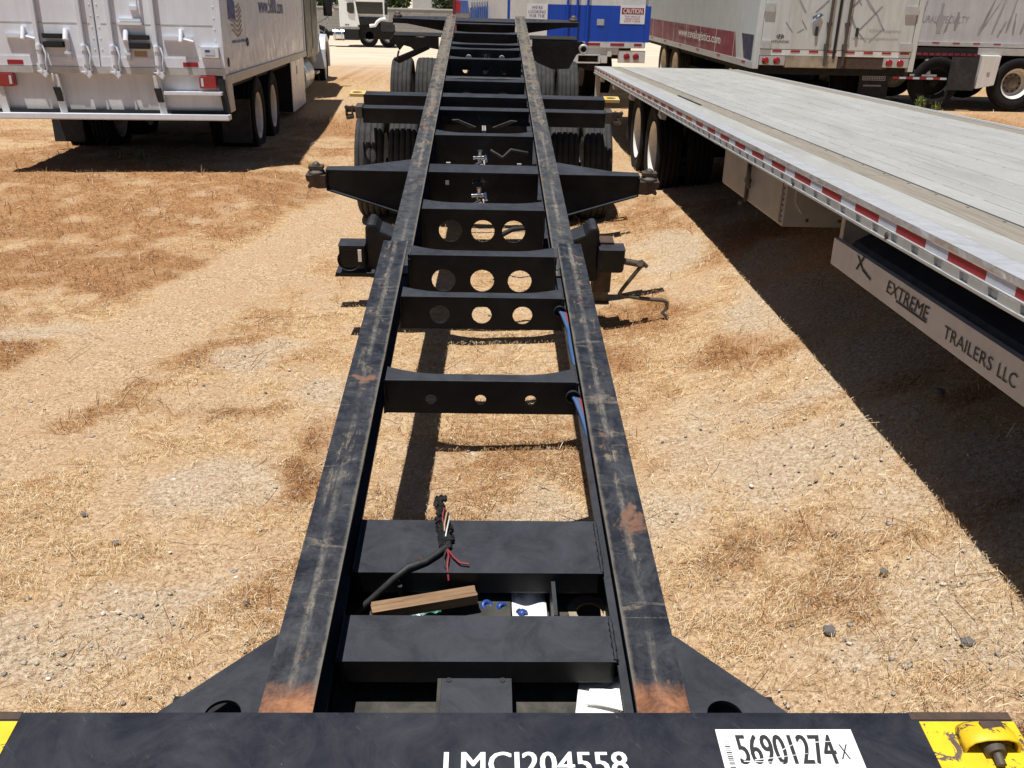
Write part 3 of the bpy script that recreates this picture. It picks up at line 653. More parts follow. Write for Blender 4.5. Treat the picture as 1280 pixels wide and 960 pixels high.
# front gussets, wide cross plates, coupler plate
for s in (-1, 1):
    g_ = B(); z1 = Z(1.85)
    poly = [(s*.45, 1.83), (s*.548, 1.768), (s*.86, 1.435), (s*.92, 1.36), (s*.45, 1.36)]
    # plate with a round hole, split along the hole's centre line
    hx, hy, r = s*.623, 1.51, .045
    circ = lambda a: (hx+r*math.cos(a), hy+r*math.sin(a))
    N_ = 14; upp = [circ(math.pi*i/N_) for i in range(N_+1)]; low = [circ(math.pi+math.pi*i/N_) for i in range(N_+1)]
    sx_ = 1 if s > 0 else -1
    right_x = .79*sx_ if s > 0 else s*.45; left_x = s*.45 if s > 0 else -.79
    if s > 0: up_poly = [(left_x, hy), (hx-r, hy)]+upp[::-1][1:]+[(right_x, hy), (s*.548, 1.768), (s*.45, 1.83)]; lo_poly = [(left_x, 1.36), (.92, 1.36), (right_x, hy), (hx+r, hy)]+low[::-1][1:]+[(left_x, hy)]
    else: up_poly = [(left_x, hy), (hx-r, hy)]+upp[::-1][1:]+[(right_x, hy), (s*.45, 1.83), (s*.548, 1.768)]; lo_poly = [(-.92, 1.36), (right_x, 1.36), (right_x, hy), (hx+r, hy)]+low[::-1][1:]+[(left_x, hy)]
    for poly in (up_poly, lo_poly): g_.prism([(p_[0], Y(p_[1])) for p_ in poly], 'z', z1-.01, z1)
    g_.put('gusset_plate', 'black', ch); B().box(s*.45, s*.80, Y(1.36), Y(1.66), Z(1.97), Z(1.96)).put('hole_dark_plate', 'axle_black', ch)  # black plate added underneath so the gusset hole looks dark
for y0, y1 in ((2.04, 2.285), (1.697, 1.865)):
    b = B(); b.box(-.374, .374, Y(y0), Y(y1), Z(1.955), Z(1.868)); b.put('cross_plate', 'black', ch, .012)
    for s in (-1, 1): bead((s*.374, Y(y0)+.005, Z(1.870)), (s*.374, Y(y1)-.005, Z(1.870)), .007)
cp = B(); hx, hy, r = .348, 2.045, .05
cp.box(-.40, .25, Y(1.36), Y(2.3), Z(2.04), Z(2.03)); cp.box(.25, .40, Y(1.36), Y(1.97), Z(2.04), Z(2.03)); cpo = cp.put('coupler_plate', 'dirty_plate', ch)
cp2 = B()
# part of the plate with the round hole
circ = [(hx+.042*math.cos(2*math.pi*i/20), hy+.042*math.sin(2*math.pi*i/20)) for i in range(20)]
up_ = [p_ for p_ in circ[:11]]; lo_ = [circ[i % 20] for i in range(10, 21)]
cp2.prism([(p_[0], Y(p_[1])) for p_ in [(.251, hy)]+up_[::-1]+[(.40, hy), (.40, 2.3), (.251, 2.3)]], 'z', Z(2.04), Z(2.03))
cp2.prism([(p_[0], Y(p_[1])) for p_ in [(.251, 1.971), (.40, 1.971), (.40, hy)]+lo_[::-1]+[(.251, hy)]], 'z', Z(2.04), Z(2.03))
cp2.put('holed_plate', 'dirty_plate', cpo)
B().box(.27, .40, Y(1.95), Y(2.2), Z(2.14), Z(2.13)).put('hole_dark_backing', 'axle_black', cpo)  # black plate added below to keep the round hole dark
rg = B(); rn = 26; rr = [(.067+.006*random.random()) for _ in range(rn)]
rg.add([(hx+.043*math.cos(2*math.pi*i/rn), Y(hy)+.043*math.sin(2*math.pi*i/rn), Z(2.0285)) for i in range(rn)]+[(hx+rr[i]*math.cos(2*math.pi*i/rn), Y(hy)+rr[i]*math.sin(2*math.pi*i/rn), Z(2.0285)) for i in range(rn)],
       [(i, rn+i, rn+(i+1) % rn, (i+1) % rn) for i in range(rn)]); rg.put('worn_ring', 'tan_dent', cpo)
for x in (-.232, .226): B().box(x-.006, x+.006, Y(2.012) if x < 0 else Y(1.9), Y(2.1), Z(2.03), Z(1.90)).put('stiffener', 'black', ch)
B().box(-.11, .10, Y(1.87), Y(2.12), Z(2.03), Z(1.985)).put('kingpin_box', 'dirty_plate', ch, .006)
B().box(-.105, -.095, Y(1.37), Y(1.695), Z(2.03), Z(1.93)).put('side_plate', 'dirty_plate', ch)
cb = B(); cb.box(-.098, .094, Y(1.37), Y(1.716), Z(2.03), Z(1.932)); cbo = cb.put('centre_box', 'black', ch, .008)
for x in (-.075, .07): B().cyl((x, Y(1.69), Z(1.934)), (x, Y(1.69), Z(1.929)), .008, n=10).put('bolt', 'ink_black', cbo)
# underside skirts that close the coupler area
for s in (-1, 1): B().box(s*.395, s*.403, Y(1.36), Y(2.3), Z(2.04), Z(1.9)).put('side_skirt', 'black', ch)

# mid bolster
mbz = Z(h2)-.03
for s in (-1, 1):
    b = B(); b.prism([(s*.505, Y(6.02)), (s*1.07, Y(6.02)), (s*1.07, Y(6.10)), (s*.87, Y(6.12)), (s*.505, Y(6.30))], 'z', mbz-.012, mbz)
    b.prism([(s*.451, mbz-.012), (s*1.07, mbz-.012), (s*1.07, mbz-.13), (s*.505, mbz-.31), (s*.451, mbz-.33)], 'y', Y(6.025), Y(6.037))
    b.prism([(s*.451, mbz-.012), (s*1.07, mbz-.012), (s*1.07, mbz-.13), (s*.505, mbz-.31), (s*.451, mbz-.33)], 'y', Y(6.09), Y(6.10))
    b.prism([(s*.505, mbz-.31), (s*1.07, mbz-.13), (s*1.07, mbz-.142), (s*.505, mbz-.322)], 'y', Y(6.005), Y(6.14))
    b.box(s*1.06, s*1.07, Y(6.005), Y(6.10), mbz-.14, mbz-.012)
    bo = b.put('bolster_arm', 'black', ch, .003)
    k = B(); k.prism([(s*1.07, mbz-.035), (s*1.205, mbz-.035), (s*1.20, mbz-.075), (s*1.175, mbz-.09), (s*1.195, mbz-.11), (s*1.19, mbz-.13), (s*1.16, mbz-.118), (s*1.13, mbz-.128), (s*1.07, mbz-.125)], 'y', Y(6.0), Y(6.10))
    k.put('lock_bracket', 'brown_steel', bo, .003)
    tl = B(); tl.lathe([(0, .056), (.018, .056), (.02, .04), (.03, .036)], (s*1.135, Y(6.05), mbz-.034), 'z', 18); tl.box(s*1.135-.05, s*1.135+.05, Y(6.05)-.03, Y(6.05)+.03, mbz-.006, mbz+.02)
    tl.lathe([(0, .03), (.02, .022), (.03, 0)], (s*1.135, Y(6.05), mbz+.018), 'z', 14); tl.put('twist_lock', 'cast_steel', bo, .006)
b = B(); b.box(-.374, .374, Y(6.02), Y(6.20), mbz-.012, mbz); b.box(-.374, .374, Y(6.026), Y(6.036), mbz-.30, mbz-.012); b.box(-.374, .374, Y(6.15), Y(6.16), mbz-.30, mbz-.012)
b.box(-.26, -.235, Y(6.02), Y(6.026), mbz-.09, mbz-.06, 1); b.put('bolster_web', ['black', 'galvanised'], ch, .003)
# rear bolster with yellow twist-lock plates
rbz = Z(1.905)
b = B(); b.box(-1.07, -.506, Y(8.18), Y(8.32), rbz-.10, rbz); b.box(.506, 1.07, Y(8.18), Y(8.32), rbz-.10, rbz); b.box(-.375, .375, Y(8.18), Y(8.32), rbz-.1, rbz); rbo = b.put('rear_bolster', 'black', ch, .006)
for s in (-1, 1): B().box(s*.506, s*1.065, Y(8.20), Y(8.44), rbz-.115, rbz-.102).put('tyre_shade_plate', 'black', rbo)  # hidden plates added under the bolster to shade the tyre fronts
for s in (-1, 1):
    yp = B(); rn = 18; cx, cy = s*1.13, Y(8.25)
    inn = [(cx+.046*math.cos(2*math.pi*i/rn), cy+.03*math.sin(2*math.pi*i/rn)) for i in range(rn)]; out = [(cx+max(-.062, min(.072, .11*math.cos(2*math.pi*i/rn))), cy+max(-.065, min(.065, .1*math.sin(2*math.pi*i/rn)))) for i in range(rn)]
    for z_, rev in ((rbz+.004, False), (rbz-.022, True)):
        fs = [(i, rn+i, rn+(i+1) % rn, (i+1) % rn) for i in range(rn)]; yp.add([(p_[0], p_[1], z_) for p_ in inn+out], [f[::-1] for f in fs] if rev else fs)
    yp.add([(p_[0], p_[1], rbz+.004) for p_ in out]+[(p_[0], p_[1], rbz-.022) for p_ in out], [(i, rn+i, rn+(i+1) % rn, (i+1) % rn) for i in range(rn)])
    yp.add([(p_[0], p_[1], rbz+.004) for p_ in inn]+[(p_[0], p_[1], rbz-.022) for p_ in inn], [(i, rn+i, rn+(i+1) % rn, (i+1) % rn) for i in range(rn)])
    yp.put('yellow_lock_plate', 'worn_yellow', rbo)
# slider beam in front of it with clamp brackets
b = B(); sz = Z(1.90)
for x0, x1 in ((-1.02, -.506), (.506, 1.02), (-.375, .375)): b.box(x0, x1, Y(7.69), Y(7.80), sz-.012, sz); b.box(x0, x1, Y(7.692), Y(7.702), sz-.125, sz-.012)
sbo = b.put('slider_beam', 'black', ch, .004)
for s in (-1, 1):
    k = B(); k.box(s*1.02, s*1.075, Y(7.66), Y(7.80), sz-.08, sz+.015); k.box(s*1.075, s*1.17, Y(7.70), Y(7.712), sz-.012, sz+.01); k.box(s*1.075, s*1.17, Y(7.74), Y(7.752), sz-.05, sz-.02)
    k.box(s*1.10, s*1.115, Y(7.70), Y(7.752), sz-.05, sz+.008); k.box(s*1.15, s*1.165, Y(7.70), Y(7.752), sz-.07, sz+.008); k.cyl((s*1.10, Y(7.72), sz-.075), (s*1.16, Y(7.72), sz-.085), .022, n=10)
    k.put('clamp_bracket', 'galvanised' if False else 'cast_steel', sbo, .003)
# rear end bolster
ez = Z(1.905)
for s in (-1, 1):
    b = B(); hx, hy, r1_, r2_ = s*.68, 12.40, .06, .04
    b.prism([(s*.506, Y(12.26)), (s*1.02, Y(12.33)), (s*1.19, Y(12.33)), (s*1.19, Y(12.50)), (s*1.02, Y(12.52)), (s*.506, Y(12.56))], 'z', ez-.014, ez)
    b.prism([(s*.506, ez-.014), (s*1.19, ez-.014), (s*1.19, ez-.06), (s*1.0, ez-.065), (s*.506, ez-.15)], 'y', Y(12.33), Y(12.345)); bo = b.put('end_bolster_arm', 'black', ch, .004)
    B().lathe([(0, .06), (.003, .06), (.0031, 0)], (hx, Y(12.43), ez), 'z', 18).put('access_hole', 'ink_black', bo)
    tl = B(); tl.lathe([(0, .055), (.03, .055), (.034, .04), (.055, .036), (.07, .02), (.072, 0)], (s*1.13, Y(12.42), ez), 'z', 16); tl.put('twist_lock', 'cast_steel', bo, .003)
b = B(); b.box(-.375, .375, Y(12.22), Y(12.5), ez-.012, ez); b.box(-.375, .375, Y(12.23), Y(12.24), ez-.2, ez-.012); b.put('end_plate', 'black', ch, .004)
b = B(); b.box(-.375, .375, Y(12.06), Y(12.14), ez-.02, ez-.005); b.put('end_crossmember', 'black', ch)
# running gear: two axles, dual wheels
for ya, hh in ((8.72, 2.69), (12.24, 2.87)):
    ax = B(); ax.cyl((-.95, Y(ya), Z(hh)), (.95, Y(ya), Z(hh)), .06, n=14)
    for s in (-1, 1):
        ax.box(s*.40, s*.48, Y(ya)-.45, Y(ya)+.45, Z(hh)+.09, Z(hh)+.13); ax.prism([(Y(ya)-.50, Z(2.17)), (Y(ya)-.30, Z(2.17)), (Y(ya)-.36, Z(hh)+.06), (Y(ya)-.46, Z(hh)+.06)], 'x', s*.40, s*.48)
        ax.prism([(Y(ya)+.50, Z(2.17)), (Y(ya)+.30, Z(2.17)), (Y(ya)+.36, Z(hh)+.06), (Y(ya)+.46, Z(hh)+.06)], 'x', s*.40, s*.48)
        ax.cyl((s*.55, Y(ya)-.1, Z(hh)+.16), (s*.42, Y(ya)-.32, Z(hh)+.12), .07, n=12)
    ax.put('axle', 'axle_black', ch)
    for s in (-1, 1):
        wheel(ch, s*1.07, Y(ya), Z(hh), s); wheel(ch, s*.755, Y(ya), Z(hh), -s)
# rear hangers and light brackets
for s in (-1, 1):
    b = B(); hz = Z(1.93); y_ = Y(11.2)
    b.prism([(s*.55, hz), (s*.75, hz-.01), (s*1.08, hz-.0), (s*1.13, hz-.05), (s*1.12, hz-.09), (s*1.06, hz-.09), (s*1.01, hz-.16), (s*.96, hz-.10), (s*.88, hz-.12), (s*.82, hz-.17), (s*.74, hz-.11), (s*.55, hz-.14)] if s < 0 else
            [(s*.55, hz), (s*1.14, hz-.01), (s*1.20, hz-.05), (s*1.19, hz-.1), (s*1.08, hz-.16), (s*1.0, hz-.32), (s*.80, hz-.33), (s*.62, hz-.26), (s*.55, hz-.2)], 'y', y_, y_+.05)
    b.box(s*.52, s*1.08, y_, y_+.22, hz, hz+.012)
    bo = b.put('mud_flap_bracket', 'axle_black', ch, .003)
    if s < 0:
        t = B(); t.tube([(-1.02, y_, hz-.16), (-1.04, y_, hz-.24), (-1.03, y_, hz-.26)], .012, 6); t.put('chain_hook', 'cast_steel', bo)
        t = B(); t.prism([(-1.09, Z(2.20)), (-.68, Z(2.03)), (-.66, Z(2.07)), (-1.02, Z(2.24))], 'y', Y(11.22), Y(11.34)); t.put('drop_arm', 'black', bo)
    else:
        t = B(); t.lathe([(0, .03), (.0, .055), (-.06, .055), (-.06, .035), (-.01, .03)], (1.155, y_-.01, hz-.085), 'y', 18); t.put('lamp_ring', 'galvanised', bo)
# air hoses in the right rail, wiring
def hose(pts, r, mat, name='air_hose'):
    return B().tube(pts, r, 8).put(name, mat, ch)
for yc in (3.03, 3.79):
    for dx, m_ in ((0, 'hose_blue'), (.018, 'hose_red'), (.008, 'hose_blue')):
        hose([(.36+dx, Y(yc)-.0, Z(1.845)-dx*.4), (.372+dx, Y(yc)-.03, Z(1.852)), (.39+dx*.6, Y(yc)-.10, Z(1.875)), (.41, Y(yc)-.25, Z(1.893)), (.42, Y(yc)-.5, Z(1.893))], .0085, m_)
    B().lathe([(0, .026), (-.012, .03), (-.016, .024), (0, .02)], (.362, Y(yc)-.001, Z(1.845)), 'y', 18).put('grommet', 'rubber', ch)
hose([(.40, Y(3.35), Z(1.893)), (.392, Y(3.5), Z(1.87)), (.40, Y(3.78), Z(1.88))], .009, 'hose_blue')
wc = [(-.385, 1.99, 2.0), (-.35, 2.0, 1.975), (-.30, 2.01, 1.925), (-.25, 2.022, 1.875), (-.21, 2.045, 1.852), (-.16, 2.075, 1.856), (-.125, 2.11, 1.853), (-.10, 2.14, 1.856)]
B().tube([(a, Y(b_), Z(c_)) for a, b_, c_ in wc], .0095, 8).put('wiring_cable', 'cable_black', ch)
br = B()
random.seed(5)
for i in range(30):
    t = i/29; cx = -.098-.028*t+.012*random.uniform(-1, 1); cy = 2.15+.19*t; r = random.uniform(.008, .017); d = Vector((random.uniform(-1, 1), random.uniform(-1, 1), random.uniform(-.2, .6))).normalized()*r
    c_ = Vector((cx, Y(cy), Z(1.868)+.012+.045*max(0, t-.55)*2*random.uniform(.6, 1)))
    br.cyl(c_-d, c_+d, r*.8, r*.4, 6); br.cyl(c_+d.cross(Vector((0,0,1))), c_-d.cross(Vector((0,0,1))), r*.5, r*.7, 5)
br.put('burnt_connector', 'burnt', ch)
for i in range(3): B().tube([(-.112+i*.01, Y(2.30-.02*i), Z(1.86)+.03), (-.116+i*.008, Y(2.26-.03*i), Z(1.85)+.012), (-.106, Y(2.22-.03*i), Z(1.862))], .003, 5).put('bare_wire', ('wire_red', 'ink_tan', 'galvanised')[i], ch)
for pts in (((-.096, 2.135), (-.09, 2.10), (-.093, 2.06), (-.088, 2.03)), ((-.094, 2.13), (-.075, 2.095), (-.055, 2.07), (-.028, 2.065)), ((-.098, 2.13), (-.105, 2.09), (-.1, 2.06), (-.085, 2.045))):
    B().tube([(a, Y(b_), Z(1.862)+(.006 if b_ > 2.045 else -.02)-.25*max(0, 2.06-b_)) for a, b_ in pts], .0035, 6).put('loose_wire', 'wire_red' if pts[1][0] > -.1 else 'cable_black', ch)
# landing gear
for s in (-1, 1):
    xg = s*.84; yg = Y(5.6); b = B()
    xg = s*.80 if s > 0 else -.64; leg = B(); leg.box(xg-.06, xg+.06, yg-.06, yg+.06, Z(2.56), Z(2.2)); lo = leg.put('landing_leg', 'brown_steel', ch, .006)
    leg = B(); leg.box(xg-.05, xg+.05, yg-.05, yg+.05, Z(2.63), Z(2.56)); leg.put('inner_leg', 'cast_steel', lo); B().box(xg-.06, xg+.06, yg-.07, yg+.07, Z(2.645), Z(2.63)).put('foot', 'brown_steel', lo, .004); xg = s*.84
    gb = B(); gb.box(xg-.085, xg+.085, yg-.16, yg-.03, Z(2.38), Z(2.215)); gb.put('gearbox', 'black', ch, .025)
    br_ = B(); prof = [(s*.45, Z(2.16)), (s*.58, Z(2.17)), (s*.66, Z(2.135)), (s*.70, Z(2.09)), (s*.735, Z(2.085)), (s*.755, Z(2.12)), (s*.765, Z(2.46)), (s*.70, Z(2.47)), (s*.45, Z(2.34))]
    br_.prism(prof, 'y', yg-.10, yg+.10); br_.put('leg_bracket', 'black', ch, .03)
    if s < 0:
        B().prism([(-.95, Z(2.40)), (-.70, Z(2.40)), (-.70, Z(2.43)), (-.96, Z(2.43))], 'y', yg-.16, yg+.0).put('step_plate', 'black', ch, .003)
        B().lathe([(0, .075), (.02, .07), (.024, 0)], (-.86, yg-.165, Z(2.31)), 'y', 20).put('gear_cover', 'mud_flap', ch)
        B().box(-.80, -.778, yg-.166, yg-.160, Z(2.32), Z(2.24)).put('label_plate', 'label_white', ch)
    else:
        c = B(); c.cyl((.92, yg-.1, Z(2.31)), (1.03, yg-.1, Z(2.33)), .022, n=12); c.put('crank_shaft', 'cast_steel', ch)
        c = B(); c.cyl((1.03, yg-.135, Z(2.31)), (1.055, yg-.065, Z(2.35)), .022, n=10); c.cyl((1.035, yg-.12, Z(2.30)), (1.08, yg-.12, Z(2.34)), .014, n=8); c.put('crank_hinge', 'cast_steel', ch)
        c = B(); c.tube([(1.05, yg-.11, Z(2.33)), (.99, yg-.11, Z(2.42)), (.93, yg-.11, Z(2.515)), (.918, yg-.11, Z(2.54)), (.935, yg-.11, Z(2.553)), (1.08, yg-.11, Z(2.575)), (1.215, yg-.11, Z(2.585)), (1.245, yg-.11, Z(2.60)), (1.245, yg-.12, Z(2.64)), (1.215, yg-.13, Z(2.67)), (1.25, yg-.14, Z(2.69))], .0135, 10); c.put('crank_handle', 'cast_steel', ch)
B().cyl((-.8, Y(5.58), Z(2.30)), (.8, Y(5.58), Z(2.30)), .02, n=10).put('cross_shaft', 'axle_black', ch)
for s in (-1, 1): B().cyl((s*.82, Y(5.65), Z(2.50)), (s*.2, Y(6.3), Z(2.16)), .022, n=8).put('leg_brace', 'axle_black', ch)
for yf in (7.05, 7.45, 8.05, 8.5, 9.2, 9.55, 10.1): B().prism([(-.376, Z(2.10)), (.376, Z(2.10)), (.376, Z(2.36)), (.12, Z(2.46)), (-.12, Z(2.46)), (-.376, Z(2.36))], 'y', Y(yf), Y(yf)+.012).put('dark_fill_rib', 'axle_black', ch)  # dark ribs added to blacken the space between the rails
for s in (-1, 1): B().box(s*.30, s*.37, Y(6.9), Y(10.4), Z(2.46), Z(2.32)).put('dark_fill_rail', 'axle_black', ch)  # added with the ribs to deepen the dark there
# air tanks and lines seen between the rails
B().cyl((-.3, Y(7.3), Z(2.28)), (.3, Y(7.3), Z(2.28)), .11, n=20).put('air_tank', 'axle_black', ch)
for x in (-.02, .0): B().tube([(x, Y(5.9), Z(2.1)), (x, Y(6.5), Z(2.08)), (x+.01, Y(7.6), Z(2.1)), (x, Y(8.7), Z(2.12))], .008, 6).put('brake_line', 'galvanised', ch)
B().tube([(.08, Y(5.7), Z(2.25)), (.2, Y(5.75), Z(2.2)), (.36, Y(5.72), Z(2.17))], .018, 8).put('brake_hose', 'rubber', ch)
for s in (-1, 1): B().prism([(s*.27, Z(1.955)), (s*.22, Z(1.95)), (s*.07, Z(2.01)), (s*.12, Z(2.018))], 'y', Y(7.58), Y(7.60)).put('air_line_bracket', 'cast_steel', ch)
for s in (-1, 1): B().box(s*.24, s*.27, Y(6.4), Y(6.42), Z(2.03), Z(1.955)).put('hanger_tab', 'galvanised', ch)
B().tube([(.05, Y(6.75), Z(1.96)), (.14, Y(6.7), Z(2.0)), (.2, Y(6.74), Z(1.95)), (.33, Y(6.8), Z(1.99))], .012, 7).put('brake_hose', 'cable_black', ch)
for s in (-1, 1): B().cyl((s*.18, Y(10.25), Z(1.97)), (s*.18, Y(10.28), Z(1.97)), .03, n=14).put('brake_chamber', 'galvanised', ch)
for x, y_ in ((-.03, 6.65), (-.03, 5.92), (.0, 10.25)):
    b = B(); zz = 1.935 if y_ > 6.3 else 1.975
    b.cyl((x, Y(y_), Z(zz)), (x, Y(y_)+.01, Z(zz+.08)), .018, n=10); b.cyl((x-.05, Y(y_)-.02, Z(zz+.05)), (x+.05, Y(y_)-.01, Z(zz+.045)), .014, n=8); b.cyl((x+.02, Y(y_)-.03, Z(zz+.08)), (x-.03, Y(y_)-.02, Z(zz+.11)), .02, n=8); b.cyl((x+.04, Y(y_)-.02, Z(zz+.03)), (x+.05, Y(y_)-.05, Z(zz+.07)), .012, n=8); b.put('valve', 'chrome', ch)

# loose things lying on the chassis (placed in world space through the chassis matrix)
CW = ch.matrix_world.copy()
def on_chassis(o, label, cat, group=None):
    o.matrix_world = CW.copy(); o.parent = None; return tag(o, label, cat, group)
pk = B(); pk.prism([(-.156, -.021), (-.150, -.0225), (.06, -.022), (.152, -.0215), (.157, -.018), (.154, .0), (.156, .021), (.149, .0225), (-.02, .0215), (-.153, .022), (-.157, .010)], 'z', 0, .035); pk.box(-.156, -.06, .0035, .0047, .0351, .0355, 1); pk.box(.05, .155, -.009, -.008, .0351, .0355, 1)
o = pk.put('wooden_plank', ['wood', 'bark'], None, .002); on_chassis(o, 'short brown wooden plank lying across the front of the black chassis', 'plank')
o.matrix_world = CW@Matrix.Translation((-.157, Y(1.975), Z(1.945)))@Matrix.Rotation(math.radians(13.5), 4, 'Z')
def sheet(pts, z, fold, label):
    b = B(); n_ = 10
    for i in range(n_):
        for j in range(n_): pass
    g_ = []
    for i in range(n_+1):
        for j in range(n_+1):
            u, v = i/n_, j/n_; p = (Vector(pts[0])*(1-u)+Vector(pts[1])*u)*(1-v)+(Vector(pts[3])*(1-u)+Vector(pts[2])*u)*v
            g_.append((p.x, Y(p.y), z+.006*math.sin(7*u+3*v)+.004*math.sin(11*v-4*u)+(.01*abs(u-.5) if fold else 0)))
    b.add(g_, [(i*(n_+1)+j, (i+1)*(n_+1)+j, (i+1)*(n_+1)+j+1, i*(n_+1)+j+1) for i in range(n_) for j in range(n_)], 0, True)
    o = b.put('paper_sheet', 'paper', None); sm_ = o.modifiers.new('s', 'SOLIDIFY'); sm_.thickness = .0008
    return on_chassis(o, label, 'paper')
sheet([(.105, 1.94), (.212, 1.94), (.207, 2.115), (.104, 2.112)], Z(1.995), False, 'white paper sheet standing beside the blue bottle caps between the cross plates')
sheet([(.26, 1.60), (.50, 1.60), (.455, 1.76), (.285, 1.735)], Z(1.99), True, 'creased white paper tucked under the right rail near the bolster')
sheet([(.295, 1.64), (.50, 1.62), (.46, 1.745), (.31, 1.70)], Z(1.975), True, 'upper white paper folded over another sheet near the bolster')
def cap(x, y_, r, cm, tilt, label):
    b = B(); b.lathe([(0, r), (.012, r), (.016, r*.85), (.016, r*.45), (.010, r*.4), (.010, 0)], (0, 0, 0), 'z', 20); b.cyl((0, 0, -.012), (0, 0, .0), r*.8, n=16, mi=1)
    o = b.put('bottle_cap', cm, None); on_chassis(o, label, 'bottle cap'); o.matrix_world = CW@Matrix.Translation((x, Y(y_), Z(1.995)))@Matrix.Rotation(tilt, 4, 'X')@Matrix.Rotation(tilt*.6, 4, 'Y')
cap(.025, 2.03, .019, ['cap_blue', 'cap_tan'], .5, 'white and blue bottle cap with tan neck left of the paper')
cap(.070, 2.025, .018, ['cap_blue', 'label_white'], .9, 'blue bottle cap lying in the middle of three')
cap(.132, 2.00, .017, ['cap_blue', 'cable_black'], 1.2, 'dark blue cap in front of the white paper')
b = B()
bmi = bmesh.new(); bmesh.ops.create_icosphere(bmi, subdivisions=3, radius=1)
for v in bmi.verts: v.co = Vector((v.co.x*.075+.008*math.sin(v.co.y*9), v.co.y*.035, v.co.z*.022*(1+.3*math.sin(v.co.x*11))))
me = bpy.data.meshes.new('plastic_bag'); bmi.to_mesh(me); bmi.free(); me.materials.append(MATS['green_plastic'])
for p_ in me.polygons: p_.use_smooth = True
o = bpy.data.objects.new('plastic_bag', me); COL.objects.link(o); tag(o, 'crumpled green plastic bag half hidden under the wooden plank', 'plastic bag'); o.matrix_world = CW@Matrix.Translation((-.165, Y(2.02), Z(2.012)))

# ------------------------------------------------------------------ white box truck on the left
tk = thing('box_truck', 'white box truck parked with its rear doors toward the viewer', 'truck', (-4.026, 10.23, -.0), (math.radians(-1.57), 0, math.radians(4.38)))
b = B(); b.box(-1.22, 1.22, .06, 7.95, 1.13, 3.75); body = b.put('cargo_body', 'truck_white', tk, .01)
for x0, x1 in ((-1.19, -.056), (-.044, 1.19)):
    d = B().box(x0, x1, -.005, .058, 1.24, 3.7).put('rear_door', 'truck_white', tk, .006)
    for z in (1.66, 2.05, 2.44, 2.85): B().box(x0+.05, x1-.05, -.0072, -.005, z, z+.012).put('door_seam', 'trailer_grey', d)
    B().box(x0, x1, -.012, -.006, 1.24, 1.335).put('kick_strip', 'truck_white', d)
    xs = (x0+.03, x1-.03)
    for xr in xs:
        rv = B()
        for k in range(14): rv.lathe([(0, .007), (-.004, .005), (-.005, 0)], (xr, -.0055, 1.30+k*.11), 'y', 8)
        rv.put('rivet', 'truck_white', d)['kind'] = 'stuff'
B().box(-1.225, -1.19, -.01, .06, 1.13, 3.75).put('door_frame', 'truck_white', tk, .004); B().box(1.19, 1.225, -.01, .06, 1.13, 3.75).put('door_frame', 'truck_white', tk, .004)
B().box(-1.23, 1.23, -.02, .08, 1.165, 1.237).put('rear_sill', 'galvanised', tk, .005)
for x in (-.64, -.195, .10, .545):
    r = B(); r.box(x-.022, x+.022, -.055, -.006, 1.45, 3.7); ro = r.put('door_post', 'truck_white', tk, .005)
    q = B(); q.cyl((x+.01, -.05, 1.18), (x+.01, -.05, 1.46), .024, n=12); q.cyl((x+.01, -.05, 1.40), (x+.01, -.05, 1.45), .036, n=12); q.cyl((x+.01, -.05, 1.26), (x+.01, -.05, 1.36), .032, n=12)
    q.box(x-.035, x+.05, -.03, -.006, 1.36, 1.39); q.box(x-.035, x+.05, -.03, -.006, 1.22, 1.245); q.put('lock_rod', 'truck_white', ro, .002)
    q = B(); q.prism([(x-.05, 1.19), (x-.0, 1.16), (x+.03, 1.12), (x+.06, 1.16), (x+.05, 1.20)], 'y', -.07, -.02); q.put('lock_cam', 'truck_white', ro, .003)
    q = B(); q.tube([(x+.05, -.06, 1.44), (x+.075, -.075, 1.36), (x+.06, -.075, 1.27), (x+.06, -.06, 1.2)], .010, 7); q.put('lock_lever', 'truck_white', ro)
for x0, x1 in ((-.96, -.66), (.62, .93)):
    q = B(); q.box(x0, x1, -.035, -.012, 1.515, 1.55); q.cyl(((x0+x1)/2+.04, -.08, 1.50), ((x0+x1)/2+.04, -.02, 1.62), .022, n=10)
    q.cyl(((x0+x1)/2+.04, -.05, 1.53), ((x0+x1)/2+.16, -.035, 1.50), .014, n=8); q.put('handle_bar', 'truck_white', tk, .003)
for xc in (-.48, .385):
    q = B(); q.box(xc-.1, xc+.1, -.075, -.006, 1.515, 1.56); q.box(xc-.1, xc+.1, -.08, -.006, 1.425, 1.48); q.put('rubber_bumper', 'rubber', tk, .008)
    s_ = 1 if xc < 0 else -1
    q = B(); q.cyl((xc+s_*.13, -.07, 1.5), (xc+s_*.13, -.02, 1.6), .028, n=10); q.box(xc+s_*.13-.02, xc+s_*.13+.02, -.05, -.01, 1.30, 1.52); q.box(xc+s_*.13-.03, xc+s_*.13+.03, -.07, -.01, 1.36, 1.39); q.put('door_handle', 'truck_white', tk, .004)
q = B(); q.box(.20, .42, -.04, -.006, 1.69, 1.72); q.box(.18, .43, -.05, -.006, 1.655, 1.685); q.box(.32, .40, -.05, -.006, 1.80, 1.84); q.cyl((.40, -.04, 1.83), (.42, -.03, 3.0), .012, n=8); q.put('latch_bracket', 'truck_white', tk, .003)
flat_poly([(0,0),(.13,0),(.13,.055),(0,.055)], tk, 'ink_tan', (.31, -.0052, 1.345), (1,0,0), (0,0,1), name='sticker')
q = B(); q.box(1.0, 1.19, -.06, -.006, 1.345, 1.455); qo = q.put('corner_box', 'truck_white', tk, .006)
